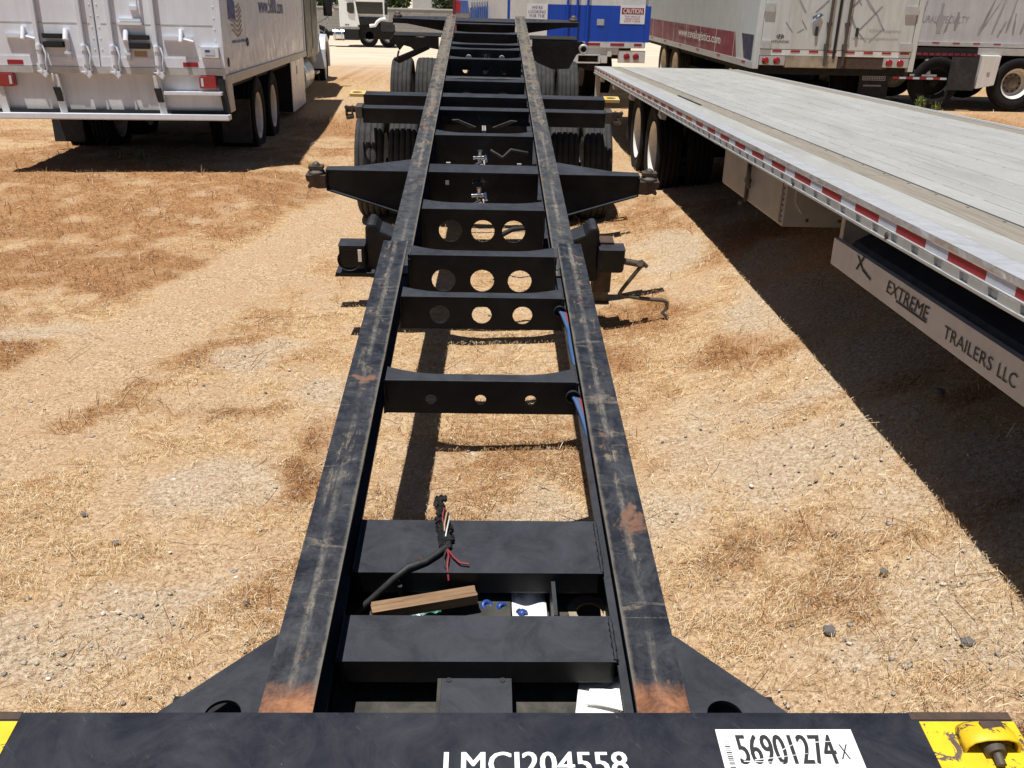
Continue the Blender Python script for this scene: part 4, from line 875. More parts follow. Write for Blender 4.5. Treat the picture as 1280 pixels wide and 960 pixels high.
flat_poly([(.045,.03),(.15,.03),(.15,.085),(.045,.085)], qo, 'white_tape', (1.0, -.06, 1.345), (1,0,0), (0,0,1)); flat_poly([(.05,.058),(.1,.058),(.1,.08),(.05,.08)], qo, 'ink_blue', (1.0, -.061, 1.345), (1,0,0), (0,0,1))
for x0 in (-.985, .80): B().box(x0, x0+.155, -.018, -.012, 1.25, 1.295).put('red_reflector', 'red_tape', tk)
# apron below the doors
B().box(-1.21, 1.21, .03, .06, .76, 1.165).put('rear_apron', 'truck_apron', tk)
B().box(-1.20, 1.2, -.02, .029, .766, .80).put('gap_shade_strip', 'axle_black', tk)  # dark strip painted in for the shaded open gap above the bumper
B().box(-1.25, 1.25, -.12, .03, .705, .765).put('rear_bumper', 'truck_white', tk, .012)
for x in (-.51, .525, -1.10):
    q = B(); q.prism([(x-.055, 1.165), (x+.015, 1.165), (x+.06, .765), (x-.015, .765)], 'y', -.03, .03); q.put('apron_post', 'truck_apron', tk, .005)
    if x > -1: B().prism([(x-.05, 1.03), (x+.025, 1.03), (x+.04, .885), (x-.02, .885)], 'y', -.055, -.031).put('rubber_block', 'rubber', tk, .006)
B().box(.585, 1.19, -.10, .028, .965, 1.0).put('step_bar', 'truck_white', tk, .006)
q = B(); q.prism([(1.14, 1.16), (1.20, 1.16), (1.245, .767), (1.18, .767)], 'y', -.02, .029); q.put('corner_strip', 'rubber', tk)
B().prism([(1.205, 1.12), (1.235, 1.12), (1.25, .78), (1.235, .78)], 'y', .03, .3).put('side_bracket', 'truck_apron', tk)
for x in (-1.03, 1.045):
    q = B(); q.prism([(x-.092, 1.045), (x-.078, 1.03), (x+.078, 1.03), (x+.092, 1.045), (x+.088, 1.145), (x+.074, 1.16), (x-.074, 1.16), (x-.09, 1.145)], 'y', -.05, .028); qo = q.put('tail_lamp', 'red_lens', tk, .008)
    xx = x+.045 if x < 0 else x-.07; B().box(xx, xx+.025, -.053, -.051, 1.055, 1.14).put('lamp_insert', 'white_tape', qo)
# right side: rail, panel seams, lettering, flag
B().box(1.215, 1.245, .02, 8.0, 1.065, 1.165).put('side_rail', 'galvanised', tk, .004)
for k in range(1, 16): B().box(1.2195, 1.2212, .06+k*.5-.004, .06+k*.5+.004, 1.17, 3.7).put('panel_seam', 'truck_white', tk)
for y_ in (.05, 7.93): B().box(1.214, 1.235, y_-.06, y_+.06, 1.17, 3.75).put('corner_post', 'truck_white', tk, .006)
text('www.5800.com', tk, 'ink_blue', (1.22, 2.70, 1.80), (0,1,0), (0,0,1), 2.45, .21, .004, .015)
flag = B(); U = lambda y_, z_: (1.2245, y_, z_)
def wavy(y0, y1, z0, z1, bld, mi, amp=.035):
    n_ = 10; vs = []
    for i in range(n_+1):
        y_ = y0+(y1-y0)*i/n_; dz = amp*math.sin((y_-.5)*9)
        vs += [U(y_, z0+dz), U(y_, z1+dz)]
    bld.add(vs, [(2*i, 2*i+2, 2*i+3, 2*i+1) for i in range(n_)], mi)
wavy(.5, .92, 1.72, 1.93, flag, 0, .02)
for k, (y0, y1) in enumerate(((.96, 1.22), (.96, 1.28), (.96, 1.34), (.64, 1.32), (.62, 1.32), (.62, 1.32), (.66, 1.32))): wavy(y0, y1, 1.885-k*.052, 1.907-k*.052, flag, 1)
flag.put('flag_decal', ['ink_blue', 'ink_tan'], tk)
sg = B(); random.seed(3); yy = .62
while yy < 1.5: 
    d_ = random.uniform(.02, .05); sg.add([U(yy, 1.475), U(yy+d_, 1.48), U(yy+d_, 1.505+random.uniform(0, .02)), U(yy, 1.50)], [(0,1,2,3)]); yy += d_+random.uniform(.012, .05)
sg.put('small_script', 'ink_blue', tk)
B().lathe([(0, .05), (.004, .05), (.0041, 0)], (1.222, .28, 1.29), 'x', 16).put('marker_hole', 'ink_black', tk)
q = B(); rn = 16; q.tube([(1.226, 1.6+.05*math.cos(2*math.pi*i/rn), 1.47+.045*math.sin(2*math.pi*i/rn)) for i in range(rn+1)], .006, 6); q.put('oval_badge', 'ink_black', tk)
# running gear
for yw_ in (2.35, 3.75):
    for s in (-1, 1): wheel(tk, s*1.06, yw_, .53, s, 'rim_white', 'tyre_shaded'); wheel(tk, s*.74, yw_, .53, -s, 'rim_white', 'tyre_shaded')
    B().cyl((-.9, yw_, .53), (.9, yw_, .53), .09, n=14).put('axle', 'axle_black', tk)
for s in (-1, 1):
    B().box(s*.36, s*.44, .1, 13.6, .72, 1.0).put('frame_rail', 'axle_black', tk); B().box(s*.84, s*1.2, 1.52, 1.54, .27, .80).put('mud_flap', 'mud_flap', tk)
B().box(-1.15, 1.15, .08, 7.9, 1.0, 1.125).put('under_floor', 'axle_black', tk)
q = B(); q.box(.72, 1.21, 5.82, 7.75, .24, 1.06); qo = q.put('side_cabinet', 'truck_white', tk, .01); B().box(1.2102, 1.216, 6.55, 6.59, .83, .96).put('latch', 'rubber', qo)
B().box(.74, 1.2, 5.795, 5.818, .25, 1.05).put('cabinet_end', 'axle_black', tk)
q = B(); q.cyl((.86, 8.15, .66), (.86, 9.75, .66), .34, n=28); q.put('fuel_tank', 'cab_blue_white', tk, .015)
# cab
q = B(); q.box(-1.2, 1.2, 8.55, 10.9, 1.0, 2.95); q.put('cab', 'cab_shaded', tk, .04)
q = B(); q.prism([(10.9, 1.0), (10.9, 2.95), (11.2, 2.9), (11.9, 2.0), (11.9, 1.0)], 'x', -1.12, 1.12); q.put('cab_front', 'cab_blue_white', tk, .03)
B().box(1.2005, 1.21, 9.7, 10.8, 1.15, 2.8).put('cab_door', 'cab_shaded', tk, .01); B().box(1.2105, 1.215, 9.85, 10.7, 2.1, 2.72).put('window', 'glass', tk)
q = B(); q.prism([(11.9, .9), (11.9, 1.85), (12.6, 1.78), (13.7, 1.62), (13.95, 1.4), (13.95, .7), (12.5, .7)], 'x', -.98, .98); q.put('hood', 'cab_blue_white', tk, .06)
q = B(); prof = [(12.45+.0, .62), (12.5, 1.05), (12.75, 1.3), (13.15, 1.38), (13.55, 1.28), (13.78, 1.02), (13.82, .62), (13.72, .62), (13.66, .98), (13.48, 1.18), (13.15, 1.26), (12.82, 1.18), (12.62, .98), (12.56, .62)]
q.prism(prof, 'x', .78, 1.20); q.put('fender', 'cab_blue_white', tk, .02); q = B(); q.prism(prof, 'x', -1.2, -.78); q.put('fender', 'cab_blue_white', tk, .02)
for s in (-1, 1): wheel(tk, s*1.02, 13.14, .62, s, 'rim_white', 'tyre_shaded')
B().box(1.08, 1.2, 10.2, 10.9, .62, .66).put('cab_step', 'galvanised', tk)
q = B(); q.tube([(1.15, 11.0, 2.2), (1.4, 11.1, 2.25), (1.42, 11.1, 1.75), (1.15, 11.0, 1.6)], .014, 6); q.put('mirror_arm', 'chrome', tk)
q = B(); q.box(1.33, 1.52, 11.05, 11.14, 1.78, 2.2); q.put('mirror', 'rubber', tk, .03)
q = B(); q.lathe([(0, .11), (-.03, .1), (-.05, .05), (-.055, 0)], (1.32, 13.2, 1.98), 'y', 16); q.cyl((1.3, 13.2, 1.9), (1.12, 13.1, 1.3), .012, n=6); q.put('hood_mirror', 'chrome', tk)

# ------------------------------------------------------------------ flatbed trailer on the right
FD = .88
fb_ = thing('flatbed_trailer', 'long flatbed trailer with pale aluminium deck and red and white edge tape', 'trailer', (3.219, 16.954, 0), (math.radians(1.7), 0, math.radians(-181.19)))
LEN = 16.4
def plank(x0, x1, y0, y1, mat, z=0): return B().box(x0, x1, y0, y1, FD-.035+z, FD+z).put('deck_plank', mat, fb_)
edges = [-1.02, -.755, -.49, -.225, .04, .305, .57, .835]
for a, b_ in zip(edges[:-1], edges[1:]):
    cuts = [0, 5.4+random.uniform(-.1, .1), 11+random.uniform(-.1, .1), LEN] if False else [0, LEN]
    for c0, c1 in zip(cuts[:-1], cuts[1:]): plank(a+.0018, b_-.0018, c0+.002, c1, 'deck')
for x0, x1 in ((.838, 1.005), (-1.19, -1.023)):
    for c0, c1 in ((0, 4.1), (4.1, 8.2), (8.2, 12.3), (12.3, LEN)): B().box(x0+.004, x1-.004, c0+.003, c1-.003, FD-.035, FD-.003).put('wood_nailer', 'deck_wood', fb_)
plank(1.008, 1.165, 0, LEN, 'deck', -.001); plank(-1.23, -1.193, 0, LEN, 'deck', -.001)
B().box(.99, 1.012, 6.9, 8.1, FD-.002, FD+.006).put('rubber_strip', 'rubber', fb_)
sc_b = B(); yy = .4
while yy < LEN: sc_b.box(.700, .7045, yy, yy+.33, FD-.001, FD+.0012); yy += .42
for k in range(9):
    y0 = random.uniform(1, 12); x0 = random.uniform(-.9, .6); sc_b.box(x0, x0+.004, y0, y0+random.uniform(.2, .8), FD-.001, FD+.001)
for xe in edges:
    yy = .15
    while yy < LEN: sc_b.box(xe+.018, xe+.030, yy, yy+.012, FD-.001, FD+.0012); yy += .31
sc_b.put('deck_scratch', 'ghost_grey', fb_)['kind'] = 'stuff'
B().box(1.168, 1.275, 0, LEN, FD-.03, FD).put('top_rail', 'polish', fb_, .006)
B().box(1.168, 1.2752, 0, LEN, FD-.002, FD+.004).put('rail_lip', 'polish', fb_) if False else None
B().box(-1.2, 1.2, .02, LEN, FD-.045, FD-.037).put('sun_leak_sheet', 'axle_black', fb_)  # unseen sheet added to stop sunlight leaking through the plank gaps
B().box(1.225, 1.268, 0, LEN, FD-.105, FD-.03).put('side_rail', 'galvanised', fb_)
B().box(1.225, 1.288, 0, LEN, FD-.112, FD-.100).put('rub_rail', 'galvanised', fb_, .003)
B().box(1.26, 1.282, 0, LEN, FD-.068, FD-.0625).put('tape_lip', 'galvanised', fb_)
yy = .05; k = 0
while yy < LEN-.3:
    L_ = .275 if k % 2 == 0 else .185
    mt = ('orange_tape' if k == 38 else 'red_tape') if k % 2 == 0 else 'white_tape'
    B().box(1.268, 1.2715, yy, yy+L_, FD-.061, FD-.004).put('reflective_strip', mt, fb_); yy += L_+.001; k += 1
sp = B(); yy = .1
while yy < LEN: sp.box(1.266, 1.283, yy, yy+.13, FD-.1, FD-.069); yy += .2
sp.put('rail_spacer', 'galvanised', fb_)['kind'] = 'stuff'
for yy in (7.5, 9.9, 12.1, 13.4, 14.6): B().lathe([(0, .016), (.006, .012), (.006, 0)], (1.284, yy, FD-.085), 'x', 10).put('rail_bolt', 'cast_steel', fb_)
B().box(-1.28, -1.232, 0, LEN, FD-.1, FD+.002).put('far_rail', 'galvanised', fb_, .004)
B().box(-1.28, 1.27, -.03, 0, FD-.14, FD-.001).put('rear_rail', 'galvanised', fb_, .004)
for s in (-1, 1): B().box(s*.42, s*.54, .1, LEN, .42, FD-.04).put('frame_beam', 'axle_black', fb_)
for k in range(30): B().box(-1.2, 1.2, .3+k*.55, .38+k*.55, FD-.12, FD-.04).put('floor_beam', 'axle_black', fb_)
for yw_ in (5.5, 6.78):
    for s in (-1, 1): zw = .50-.0297*yw_; wheel(fb_, s*1.10, yw_, zw, s, 'rim_white', 'tyre_shaded', .5, 'wheel_disc'); wheel(fb_, s*.76, yw_, zw, -s, 'rim_white', 'tyre_shaded')
    B().cyl((-.95, yw_, zw), (.95, yw_, zw), .07, n=12).put('axle', 'axle_black', fb_)
for y_ in (4.55,): B().box(.78, 1.22, y_, y_+.02, .14, .70).put('mud_flap', 'mud_flap', fb_)
for yy in (1.2, 3.1, 5.0, 7.4):
    q = B(); q.prism([(1.20, FD-.115), (1.28, FD-.115), (1.27, FD-.19), (1.22, FD-.2)], 'y', yy, yy+.10); q.cyl((1.25, yy-.05, FD-.155), (1.25, yy+.15, FD-.155), .03, n=10); q.put('strap_winch', 'galvanised', fb_)
for s in (1.22, -1.1): B().box(s-.05, s+.03, .02, .16, .35, FD-.11).put('rear_post', 'galvanised', fb_)
q = B(); q.box(-1.2, 1.2, .02, .1, .35, .43); q.put('rear_guard', 'galvanised', fb_)
# toolbox
q = B(); q.box(.45, 1.15, 9.93, 11.56, .445, .765); tb = q.put('toolbox', 'box_aluminium', fb_, .006)
B().box(1.1505, 1.162, 9.96, 10.72, .46, .755).put('toolbox_door', 'box_aluminium', tb, .005); B().box(1.1505, 1.162, 10.76, 11.50, .46, .755).put('toolbox_door', 'box_aluminium', tb, .005)
q = B(); q.cyl((1.175, 10.74, .45), (1.175, 10.74, .75), .012, n=8); q.box(1.16, 1.19, 10.72, 10.80, .58, .61); q.tube([(1.18, 10.78, .70), (1.20, 10.84, .69), (1.20, 10.86, .62), (1.185, 10.84, .56)], .014, 8); q.cyl((1.17, 10.66, .43), (1.2, 10.70, .43), .016, n=8); q.put('toolbox_latch', 'cast_steel', tb, .002)
q = B()
for k in range(9): q.lathe([(0, .008), (.004, .006), (.005, 0)], (1.151, 11.53, .47+k*.034), 'x', 8)
for x in (.62, .8, 1.0): q.lathe([(0, .012), (.006, .01), (.007, 0)], (x, 11.561, .485), 'y', 8)
q.put('toolbox_rivet', 'cast_steel', tb)['kind'] = 'stuff'
for x0, x1 in ((.83, 1.10), (.50, .72)):
    q = B(); q.prism([(x0, .77), (x1, .77), (x1, .60), (x1-.05, .53), (x0, .53)], 'y', 11.563, 11.60); q.put('toolbox_bracket', 'box_aluminium', tb, .004)
# lettered board in front of a dark tarp-covered bay
q = B(); q.box(1.135, 1.165, 12.50, 16.0, .452, .588); bd = q.put('side_board', 'board_beige', fb_, .004)
FX = 1.165
q = B(); q.prism([(.45, .50), (1.13, .56), (1.10, .60), (.8, .76), (.45, .78)], 'y', 12.6, 16.0); q.put('tarp_bundle', 'dark_tarp', fb_, .02)
B().box(.4, 1.12, 12.45, 12.5, .55, .77).put('bay_end', 'box_aluminium', fb_)
text('EXTREME', bd, 'ink_black', (FX, 13.225, .507), (0,1,0), (0,0,1), .42, .055, .003, .005, .12)
flat_poly([(0,0),(.30,0),(.30,.010),(-.005,.010)], bd, 'ink_black', (FX, 13.34, .494), (0,1,0), (0,0,1), name='underline')
text('TRAILERS', bd, 'ink_black', (FX, 13.79, .488), (0,1,0), (0,0,1), .37, .05, .003, .0); text('LLC', bd, 'ink_black', (FX, 14.20, .488), (0,1,0), (0,0,1), .12, .05, .003, .0)
for pts in ([(0,.045),(.022,.045),(.10,.0),(.085,-.008)], [(.075,.055),(.10,.06),(.03,-.022),(.005,-.022)], [(.085,-.010),(.20,-.03),(.20,-.018),(.1,.002)]):
    flat_poly(pts, bd, 'ink_black', (FX, 12.84, .535), (0,1,0), (0,0,1), name='logo_stroke')

# ------------------------------------------------------------------ maroon-striped trailer behind the flatbed
cv = thing('dry_van_trailer', 'scraped grey van trailer with a maroon side band and dented rear sill', 'trailer', (5.458*1.1, 14.882*1.1, -.19), (0, 0, math.radians(.92))); cv.scale = (1.1, 1.1, 1.1)
q = B(); q.box(-1.28, 1.28, .06, 12.5, 1.12, 4.0); q.put('body', 'trailer_grey', cv, .01)
for x in (-1.28, 1.20): B().box(x, x+.085, -.01, .08, 1.03, 4.0).put('rear_post', 'trailer_door', cv, .006)
for x0, x1 in ((-1.19, -.035), (-.02, 1.19)): 
    d = B().box(x0, x1, -.004, .05, 1.325, 3.9).put('rear_door', 'trailer_door', cv, .008)
B().box(-1.20, 1.2, -.005, .06, 1.235, 1.318).put('rear_header', 'off_white', cv, .004)
for k, x in enumerate(np.arange(-1.0, 1.15, .29)): B().box(x, x+.145, -.0085, -.0055, 1.285, 1.315).put('red_reflector', 'red_tape', cv)
for x in (-.17, .115):
    q = B(); q.cyl((x, -.05, 1.1), (x, -.05, 3.9), .022, n=10); q.box(x-.03, x+.03, -.07, -.005, 1.33, 1.42); q.box(x-.035, x+.035, -.06, -.005, 1.68, 1.73); q.put('lock_rod', 'cast_steel', cv, .004)
    q = B(); q.box(x-.2 if x < 0 else x+.15, x-.16 if x < 0 else x+.19, -.03, -.005, 1.53, 1.66); q.put('handle_holder', 'ink_black', cv, .004)
B().box(-.045, -.01, -.03, -.004, 1.2, 3.9).put('door_gasket', 'rubber', cv)
for x in (-1.16, 1.0):
    for z in (1.33, 1.86): B().box(x-.04 if x < 0 else x, x+.12 if x < 0 else x+.2, -.03, -.004, z, z+.12).put('hinge', 'galvanised', cv, .006)
q = B(); q.box(-.78, .05, -.02, .06, 1.06, 1.23); q.put('dented_panel', 'tan_dent', cv, .01); B().box(.05, .85, .0, .06, 1.06, 1.23).put('lower_panel', 'brown_steel', cv)
for x0, xs in ((-1.19, (-1.10, -.92)), (.78, (.87, 1.05))):
    lb = B().box(x0, x0+.40, -.03, .03, 1.09, 1.225).put('lamp_box', 'galvanised', cv, .004)
    for x in xs: B().lathe([(0, .056), (-.012, .052), (-.016, 0)], (x, -.031, 1.155), 'y', 18).put('tail_lamp', 'red_lens', lb)
text('HYUNDAI', cv, 'ink_black', (-1.03, -.0045, 1.42), (1,0,0), (0,0,1), .27, .035, .002, .01)
rn = 20; q = B(); q.add([(-.905+.06*math.cos(2*math.pi*i/rn)*k_, -.007, 1.51+.032*math.sin(2*math.pi*i/rn)*k_) for k_ in (1, .78) for i in range(rn)], [(i, (i+1) % rn, rn+(i+1) % rn, rn+i) for i in range(rn)])
q.add([(-.94, -.007, 1.485), (-.925, -.007, 1.485), (-.91, -.007, 1.535), (-.925, -.007, 1.535)], [(0,1,2,3)]); q.add([(-.895, -.007, 1.485), (-.88, -.007, 1.485), (-.865, -.007, 1.535), (-.88, -.007, 1.535)], [(0,1,2,3)]); q.add([(-.925, -.007, 1.505), (-.88, -.007, 1.51), (-.88, -.007, 1.52), (-.925, -.007, 1.515)], [(0,1,2,3)])
q.put('maker_emblem', 'ink_black', cv)
text('CEVA Logistics', cv, 'ghost_grey', (.48, -.0045, 1.595), (1,0,0), (0,0,1), .50, .05, .002, .0); text('www.cevalogistics.com', cv, 'ghost_grey', (.23, -.0045, 1.485), (1,0,0), (0,0,1), .73, .045, .002, .0)
text('#TRANSFORMING', cv, 'ghost_grey', (.53, -.0045, 1.40), (1,0,0), (0,0,1), .36, .03, .002, 0) if False else None
def stroke(x0, z0, x1, z1, wd, mat='ghost_grey'):
    d = Vector((x1-x0, z1-z0)); d.normalize(); n_ = Vector((-d.y, d.x))*wd/2
    random.seed(int(abs(x0*z1)*991)); pts = [(x0+n_.x, z0+n_.y), (x0-n_.x*.3, z0-n_.y*.3), ((x0+x1)/2-n_.x*1.2, (z0+z1)/2-n_.y*1.2), (x1-n_.x, z1-n_.y), (x1+n_.x*.4, z1+n_.y*.4), ((x0+x1)/2+n_.x*.7, (z0+z1)/2+n_.y*.7)]
    flat_poly(pts, cv, mat, (0, -.0045, 0), (1,0,0), (0,0,1), name='scrape_mark', off=.0015)
for a in ((-.72,2.1,-.55,1.86,.03),(-.60,1.75,-.50,1.62,.02),(-.85,1.72,-.72,1.58,.02),(-.40,1.86,-.22,2.05,.03),(-.65,1.57,-.55,1.63,.018),(.12,1.9,.3,2.12,.035),(.33,2.1,.55,1.86,.04),(.30,1.60,.62,1.98,.03),(.16,1.82,.26,1.66,.035),(.55,1.86,.72,1.62,.03),(.28,1.62,.46,1.46,.02),(.70,1.66,.50,1.45,.02),(.18,2.15,.30,1.98,.02)): stroke(*a)
q = B(); q.add([(-.45,-.02,1.80),(-.33,-.012,1.86),(-.28,-.02,1.83),(-.36,-.05,1.78),(-.44,-.04,1.76)], [(0,1,2,3,4)]); q.add([(-.46,-.006,1.74),(-.33,-.006,1.76),(-.37,-.006,1.55),(-.40,-.006,1.60)], [(0,1,2,3)], 1); q.put('torn_sheet', ['chrome', 'white_tape'], cv)
# side
XS = -1.28
B().box(XS-.012, XS, .06, 12.5, 1.03, 1.13).put('side_rail', 'galvanised', cv, .003)
for k in range(7): B().box(XS-.016, XS-.012, .4+k*1.6, .6+k*1.6, 1.09, 1.12).put('side_reflector', 'red_tape', cv)
flat_poly([(-12.3,.0),(-.98,.0),(-1.14,.36),(-12.3,.36)], cv, 'maroon', (XS, 0, 1.14), (0,-1,0), (0,0,1), name='maroon_band', off=.003) if False else None
b = B(); b.add([(XS-.003, 1.0, 1.135), (XS-.003, 12.4, 1.135), (XS-.003, 12.4, 1.52), (XS-.003, 1.2, 1.52)], [(0,1,2,3)]); b.put('maroon_band', 'maroon', cv)
b = B(); b.add([(XS-.003, .12, 1.14), (XS-.003, .55, 1.16), (XS-.003, .8, 1.52), (XS-.003, .12, 1.52)], [(0,1,2,3)]); b.put('navy_patch', 'navy_panel', cv)
for k in range(1, 10): B().box(XS-.006, XS-.0005, k*1.22-.01, k*1.22+.01, 1.13, 4.0).put('panel_seam', 'trailer_grey', cv)
text('www.cevalogistics.com', cv, 'ink_white', (XS, 5.6, 1.235), (0,-1,0), (0,0,1), 3.5, .2, .006, .012)
for z in (1.25, 1.45): B().box(XS-.008, XS-.004, 3.0, 6.5, z-.0, z+.006).put('band_line', 'maroon', cv)
for yw_ in (6.0, 7.3):
    for s in (-1, 1): wheel(cv, s*1.10, yw_, .62, s, 'rim_white', 'tyre'); wheel(cv, s*.78, yw_, .62, -s, 'rim_white', 'tyre')
for x in (.98, .72): wheel(cv, x, 1.9, .60, 1, 'rim_white', 'tyre_shaded')
wheel(cv, -.98, 1.9, .60, -1, 'rim_white', 'tyre_shaded'); wheel(cv, -.72, 1.9, .60, 1, 'rim_white', 'tyre_shaded')
B().box(-1.0, 1.0, 1.8, 7.4, .55, .7).put('bogie', 'axle_black', cv); B().box(-1.2, 1.2, .1, 12.3, .95, 1.11).put('under_floor', 'axle_black', cv)
fl_ = B().box(.95, 1.47, 1.2, 1.215, .52, 1.03).put('mud_flap', 'mud_flap', cv)
q = B()
for x0, x1, z0, z1 in ((1.0, 1.40, .86, .87), (1.0, 1.40, .80, .81), (1.0, 1.01, .80, .87), (1.39, 1.40, .80, .87)): q.box(x0, x1, 1.197, 1.1995, z0, z1)
for k in range(12): q.box(1.02+k*.03, 1.036+k*.03, 1.197, 1.1995, .82, .85)
for k in range(9): q.box(1.04+k*.035, 1.06+k*.035, 1.197, 1.1995, .70, .725)
q.put('flap_print', 'white_tape', fl_)

# ------------------------------------------------------------------ blue trailer (rear doors with CAUTION sign)
bt = thing('blue_trailer', 'blue and white box trailer with a CAUTION sign on its rear door', 'trailer', (1.7, 18.2, 0), (0, 0, .1))
q = B(); q.box(-1.33, 1.36, .04, 9, 1.13, 4.0); q.put('body', 'off_white', bt, .01)
for x0, x1 in ((-1.30, .015), (.02, 1.30)): B().box(x0, x1, -.01, .035, 1.23, 3.9).put('rear_door', 'off_white', bt, .006)
flat_poly([(-.56,1.235),(1.3,1.235),(1.3,1.865),(-.56,1.865)], bt, 'trailer_blue', (0, -.01, 0), (1,0,0), (0,0,1), name='blue_panel')
B().box(-1.31, -1.27, -.016, .03, 1.13, 3.9).put('corner_strip', 'trailer_blue', bt); B().box(1.305, 1.41, -.016, .03, 1.23, 1.87).put('corner_strip', 'trailer_blue', bt)
for x in (-.19, -.01, .19): B().cyl((x, -.045, 1.2), (x, -.045, 3.9), .022, n=10).put('lock_rod', 'trailer_blue', bt)
s1 = B().box(-.955, -.565, -.016, -.0135, 1.60, 1.87).put('sign_board', 'label_white', bt)
text("WE'RE\nLOOKING\nFOR THE", s1, 'ink_blue', (-.92, -.0165, 1.635), (1,0,0), (0,0,1), .32, .2, .002, .0)
s2 = B().box(-.955, -.565, -.016, -.0135, 1.26, 1.44).put('sign_board', 'label_white', bt)
text('LOOK\nHERE', s2, 'ink_blue', (-.9, -.0165, 1.3), (1,0,0), (0,0,1), .28, .11, .002, 0) if False else None
B().box(-.60, -.585, -.018, -.0165, 1.5, 1.9).put('sign_edge', 'ghost_grey', s1) if False else None
s3 = B().box(.82, 1.295, -.018, -.0135, 1.555, 1.88).put('caution_sign', 'label_white', bt)
B().box(.845, 1.27, -.0195, -.0182, 1.725, 1.835).put('red_field', 'red_tape', s3)
text('CAUTION', s3, 'ink_white', (.875, -.0196, 1.738), (1,0,0), (0,0,1), .365, .085, .002, .012)
text('THIS VEHICLE\nMAKES WIDE\nRIGHT TURNS', s3, 'ink_red', (.90, -.0182, 1.585), (1,0,0), (0,0,1), .31, .115, .002, .0)
B().box(.38, .52, -.02, -.0135, 1.52, 1.63).put('placard_holder', 'galvanised', bt, .004)
B().box(-1.33, 1.33, -.03, .05, 1.125, 1.225).put('rear_sill', 'off_white', bt, .006)
for x in (-1.2, -.75, -.3, .19, .66, 1.12): B().box(x, x+.27 if x < 1 else 1.27, -.034, -.0305, 1.165, 1.21).put('red_reflector', 'red_tape', bt)
q = B(); q.box(.84, 1.36, -.02, .06, .86, 1.08); lb = q.put('lamp_box', 'off_white', bt, .01)
for x in (.995, 1.175): B().lathe([(0, .062), (-.01, .058), (-.014, 0)], (x, -.021, .975), 'y', 18).put('tail_lamp', 'red_lens', lb)
q = B(); q.box(.2, .84, .0, .06, 1.0, 1.12); q.box(.62, .70, -.02, .02, .97, 1.12); q.box(.45, .62, -.02, .06, .85, .99); q.put('bumper_plate', 'off_white', bt, .006)
q = B(); q.box(.05, .48, -.06, -.03, .985, 1.01); q.box(.05, .48, -.06, -.03, .845, .87); q.box(.45, .48, -.06, -.03, .87, .985); q.box(-.2, .05, -.05, .0, .845, 1.01); q.put('dock_step', 'off_white', bt, .004)
for s in (-1, 1):
    wheel(bt, s*1.06, 2.4, .5, s, 'rim_white', 'tyre_shaded'); wheel(bt, s*.74, 2.4, .5, -s, 'rim_white', 'tyre_shaded'); B().box(s*.3, s*.5, .2, 8, .7, 1.1).put('frame_rail', 'axle_black', bt)
B().box(-1.2, 1.2, .5, 8.8, .9, 1.12).put('under_floor', 'axle_black', bt)

# trailer with blue striped panels, seen left of it
at_ = thing('striped_trailer', 'white trailer with blue ribbed panels behind the left end of the chassis', 'trailer', (-.2, 21.4, 0), (0, 0, 0))
q = B(); q.box(-.50, 2.0, .05, 9, .9, 3.9); q.put('body', 'off_white', at_, .01)
B().box(-.53, -.47, -.02, .1, .8, 3.9).put('corner_post', 'maroon', at_)
B().box(-.45, -.20, -.012, .045, 1.60, 1.86).put('framed_panel', 'trailer_blue_side', at_); B().box(-.45, -.36, -.014, -.0125, 1.62, 1.85).put('red_stripe', 'ink_red', at_)
for k in range(15): B().box(-.155+k*.047, -.155+k*.047+.036, -.02, .045, 1.3, 1.72+k*.004).put('rib', 'trailer_blue_side', at_)
for k in range(12): B().box(-.14+k*.056, -.14+k*.056+.03, -.012, .045, 1.82+k*.005, 1.9+k*.005).put('upper_rib', 'white_tape', at_)
B().box(.535, .66, -.03, .06, 1.2, 1.76).put('blue_post', 'trailer_blue', at_)
for s in (0, 1.5): wheel(at_, s, 1.5, .5, -1, 'rim_white', 'tyre_shaded')
B().box(-.3, 1.8, .2, 8, .5, .89).put('under_floor', 'axle_black', at_)

# ------------------------------------------------------------------ faded trailer side on, far right
dt = thing('faded_trailer', 'faded white trailer side with ghost lettering standing crosswise behind the van trailer', 'trailer', (8.5, 19.3, 0), (0, 0, math.radians(-.6)))
q = B(); q.box(-.35, 9, .05, 2.6, 1.32, 4.0); q.put('body', 'faded_white', dt, .01)
B().box(-.35, 9, .03, .09, 1.25, 1.33).put('side_rail', 'galvanised', dt, .005); B().box(1.5, 9, .0, .09, 1.10, 1.235).put('lower_rail', 'galvanised', dt, .005)
for k in range(5): B().box(.12+k*.42, .26+k*.42, .026, .0295, 1.30, 1.325).put('red_reflector', 'red_tape', dt)
text('NATURAL SPECIALTY', dt, 'ghost_grey', (.0, .05, 1.69), (1,0,0), (0,0,1), 1.2, .13, .003, .0, .15)
random.seed(21)
def ghost(pts): flat_poly(pts, dt, 'ghost_grey', (0, .05, 0), (1,0,0), (0,0,1), name='ghost_letter', off=.0025)
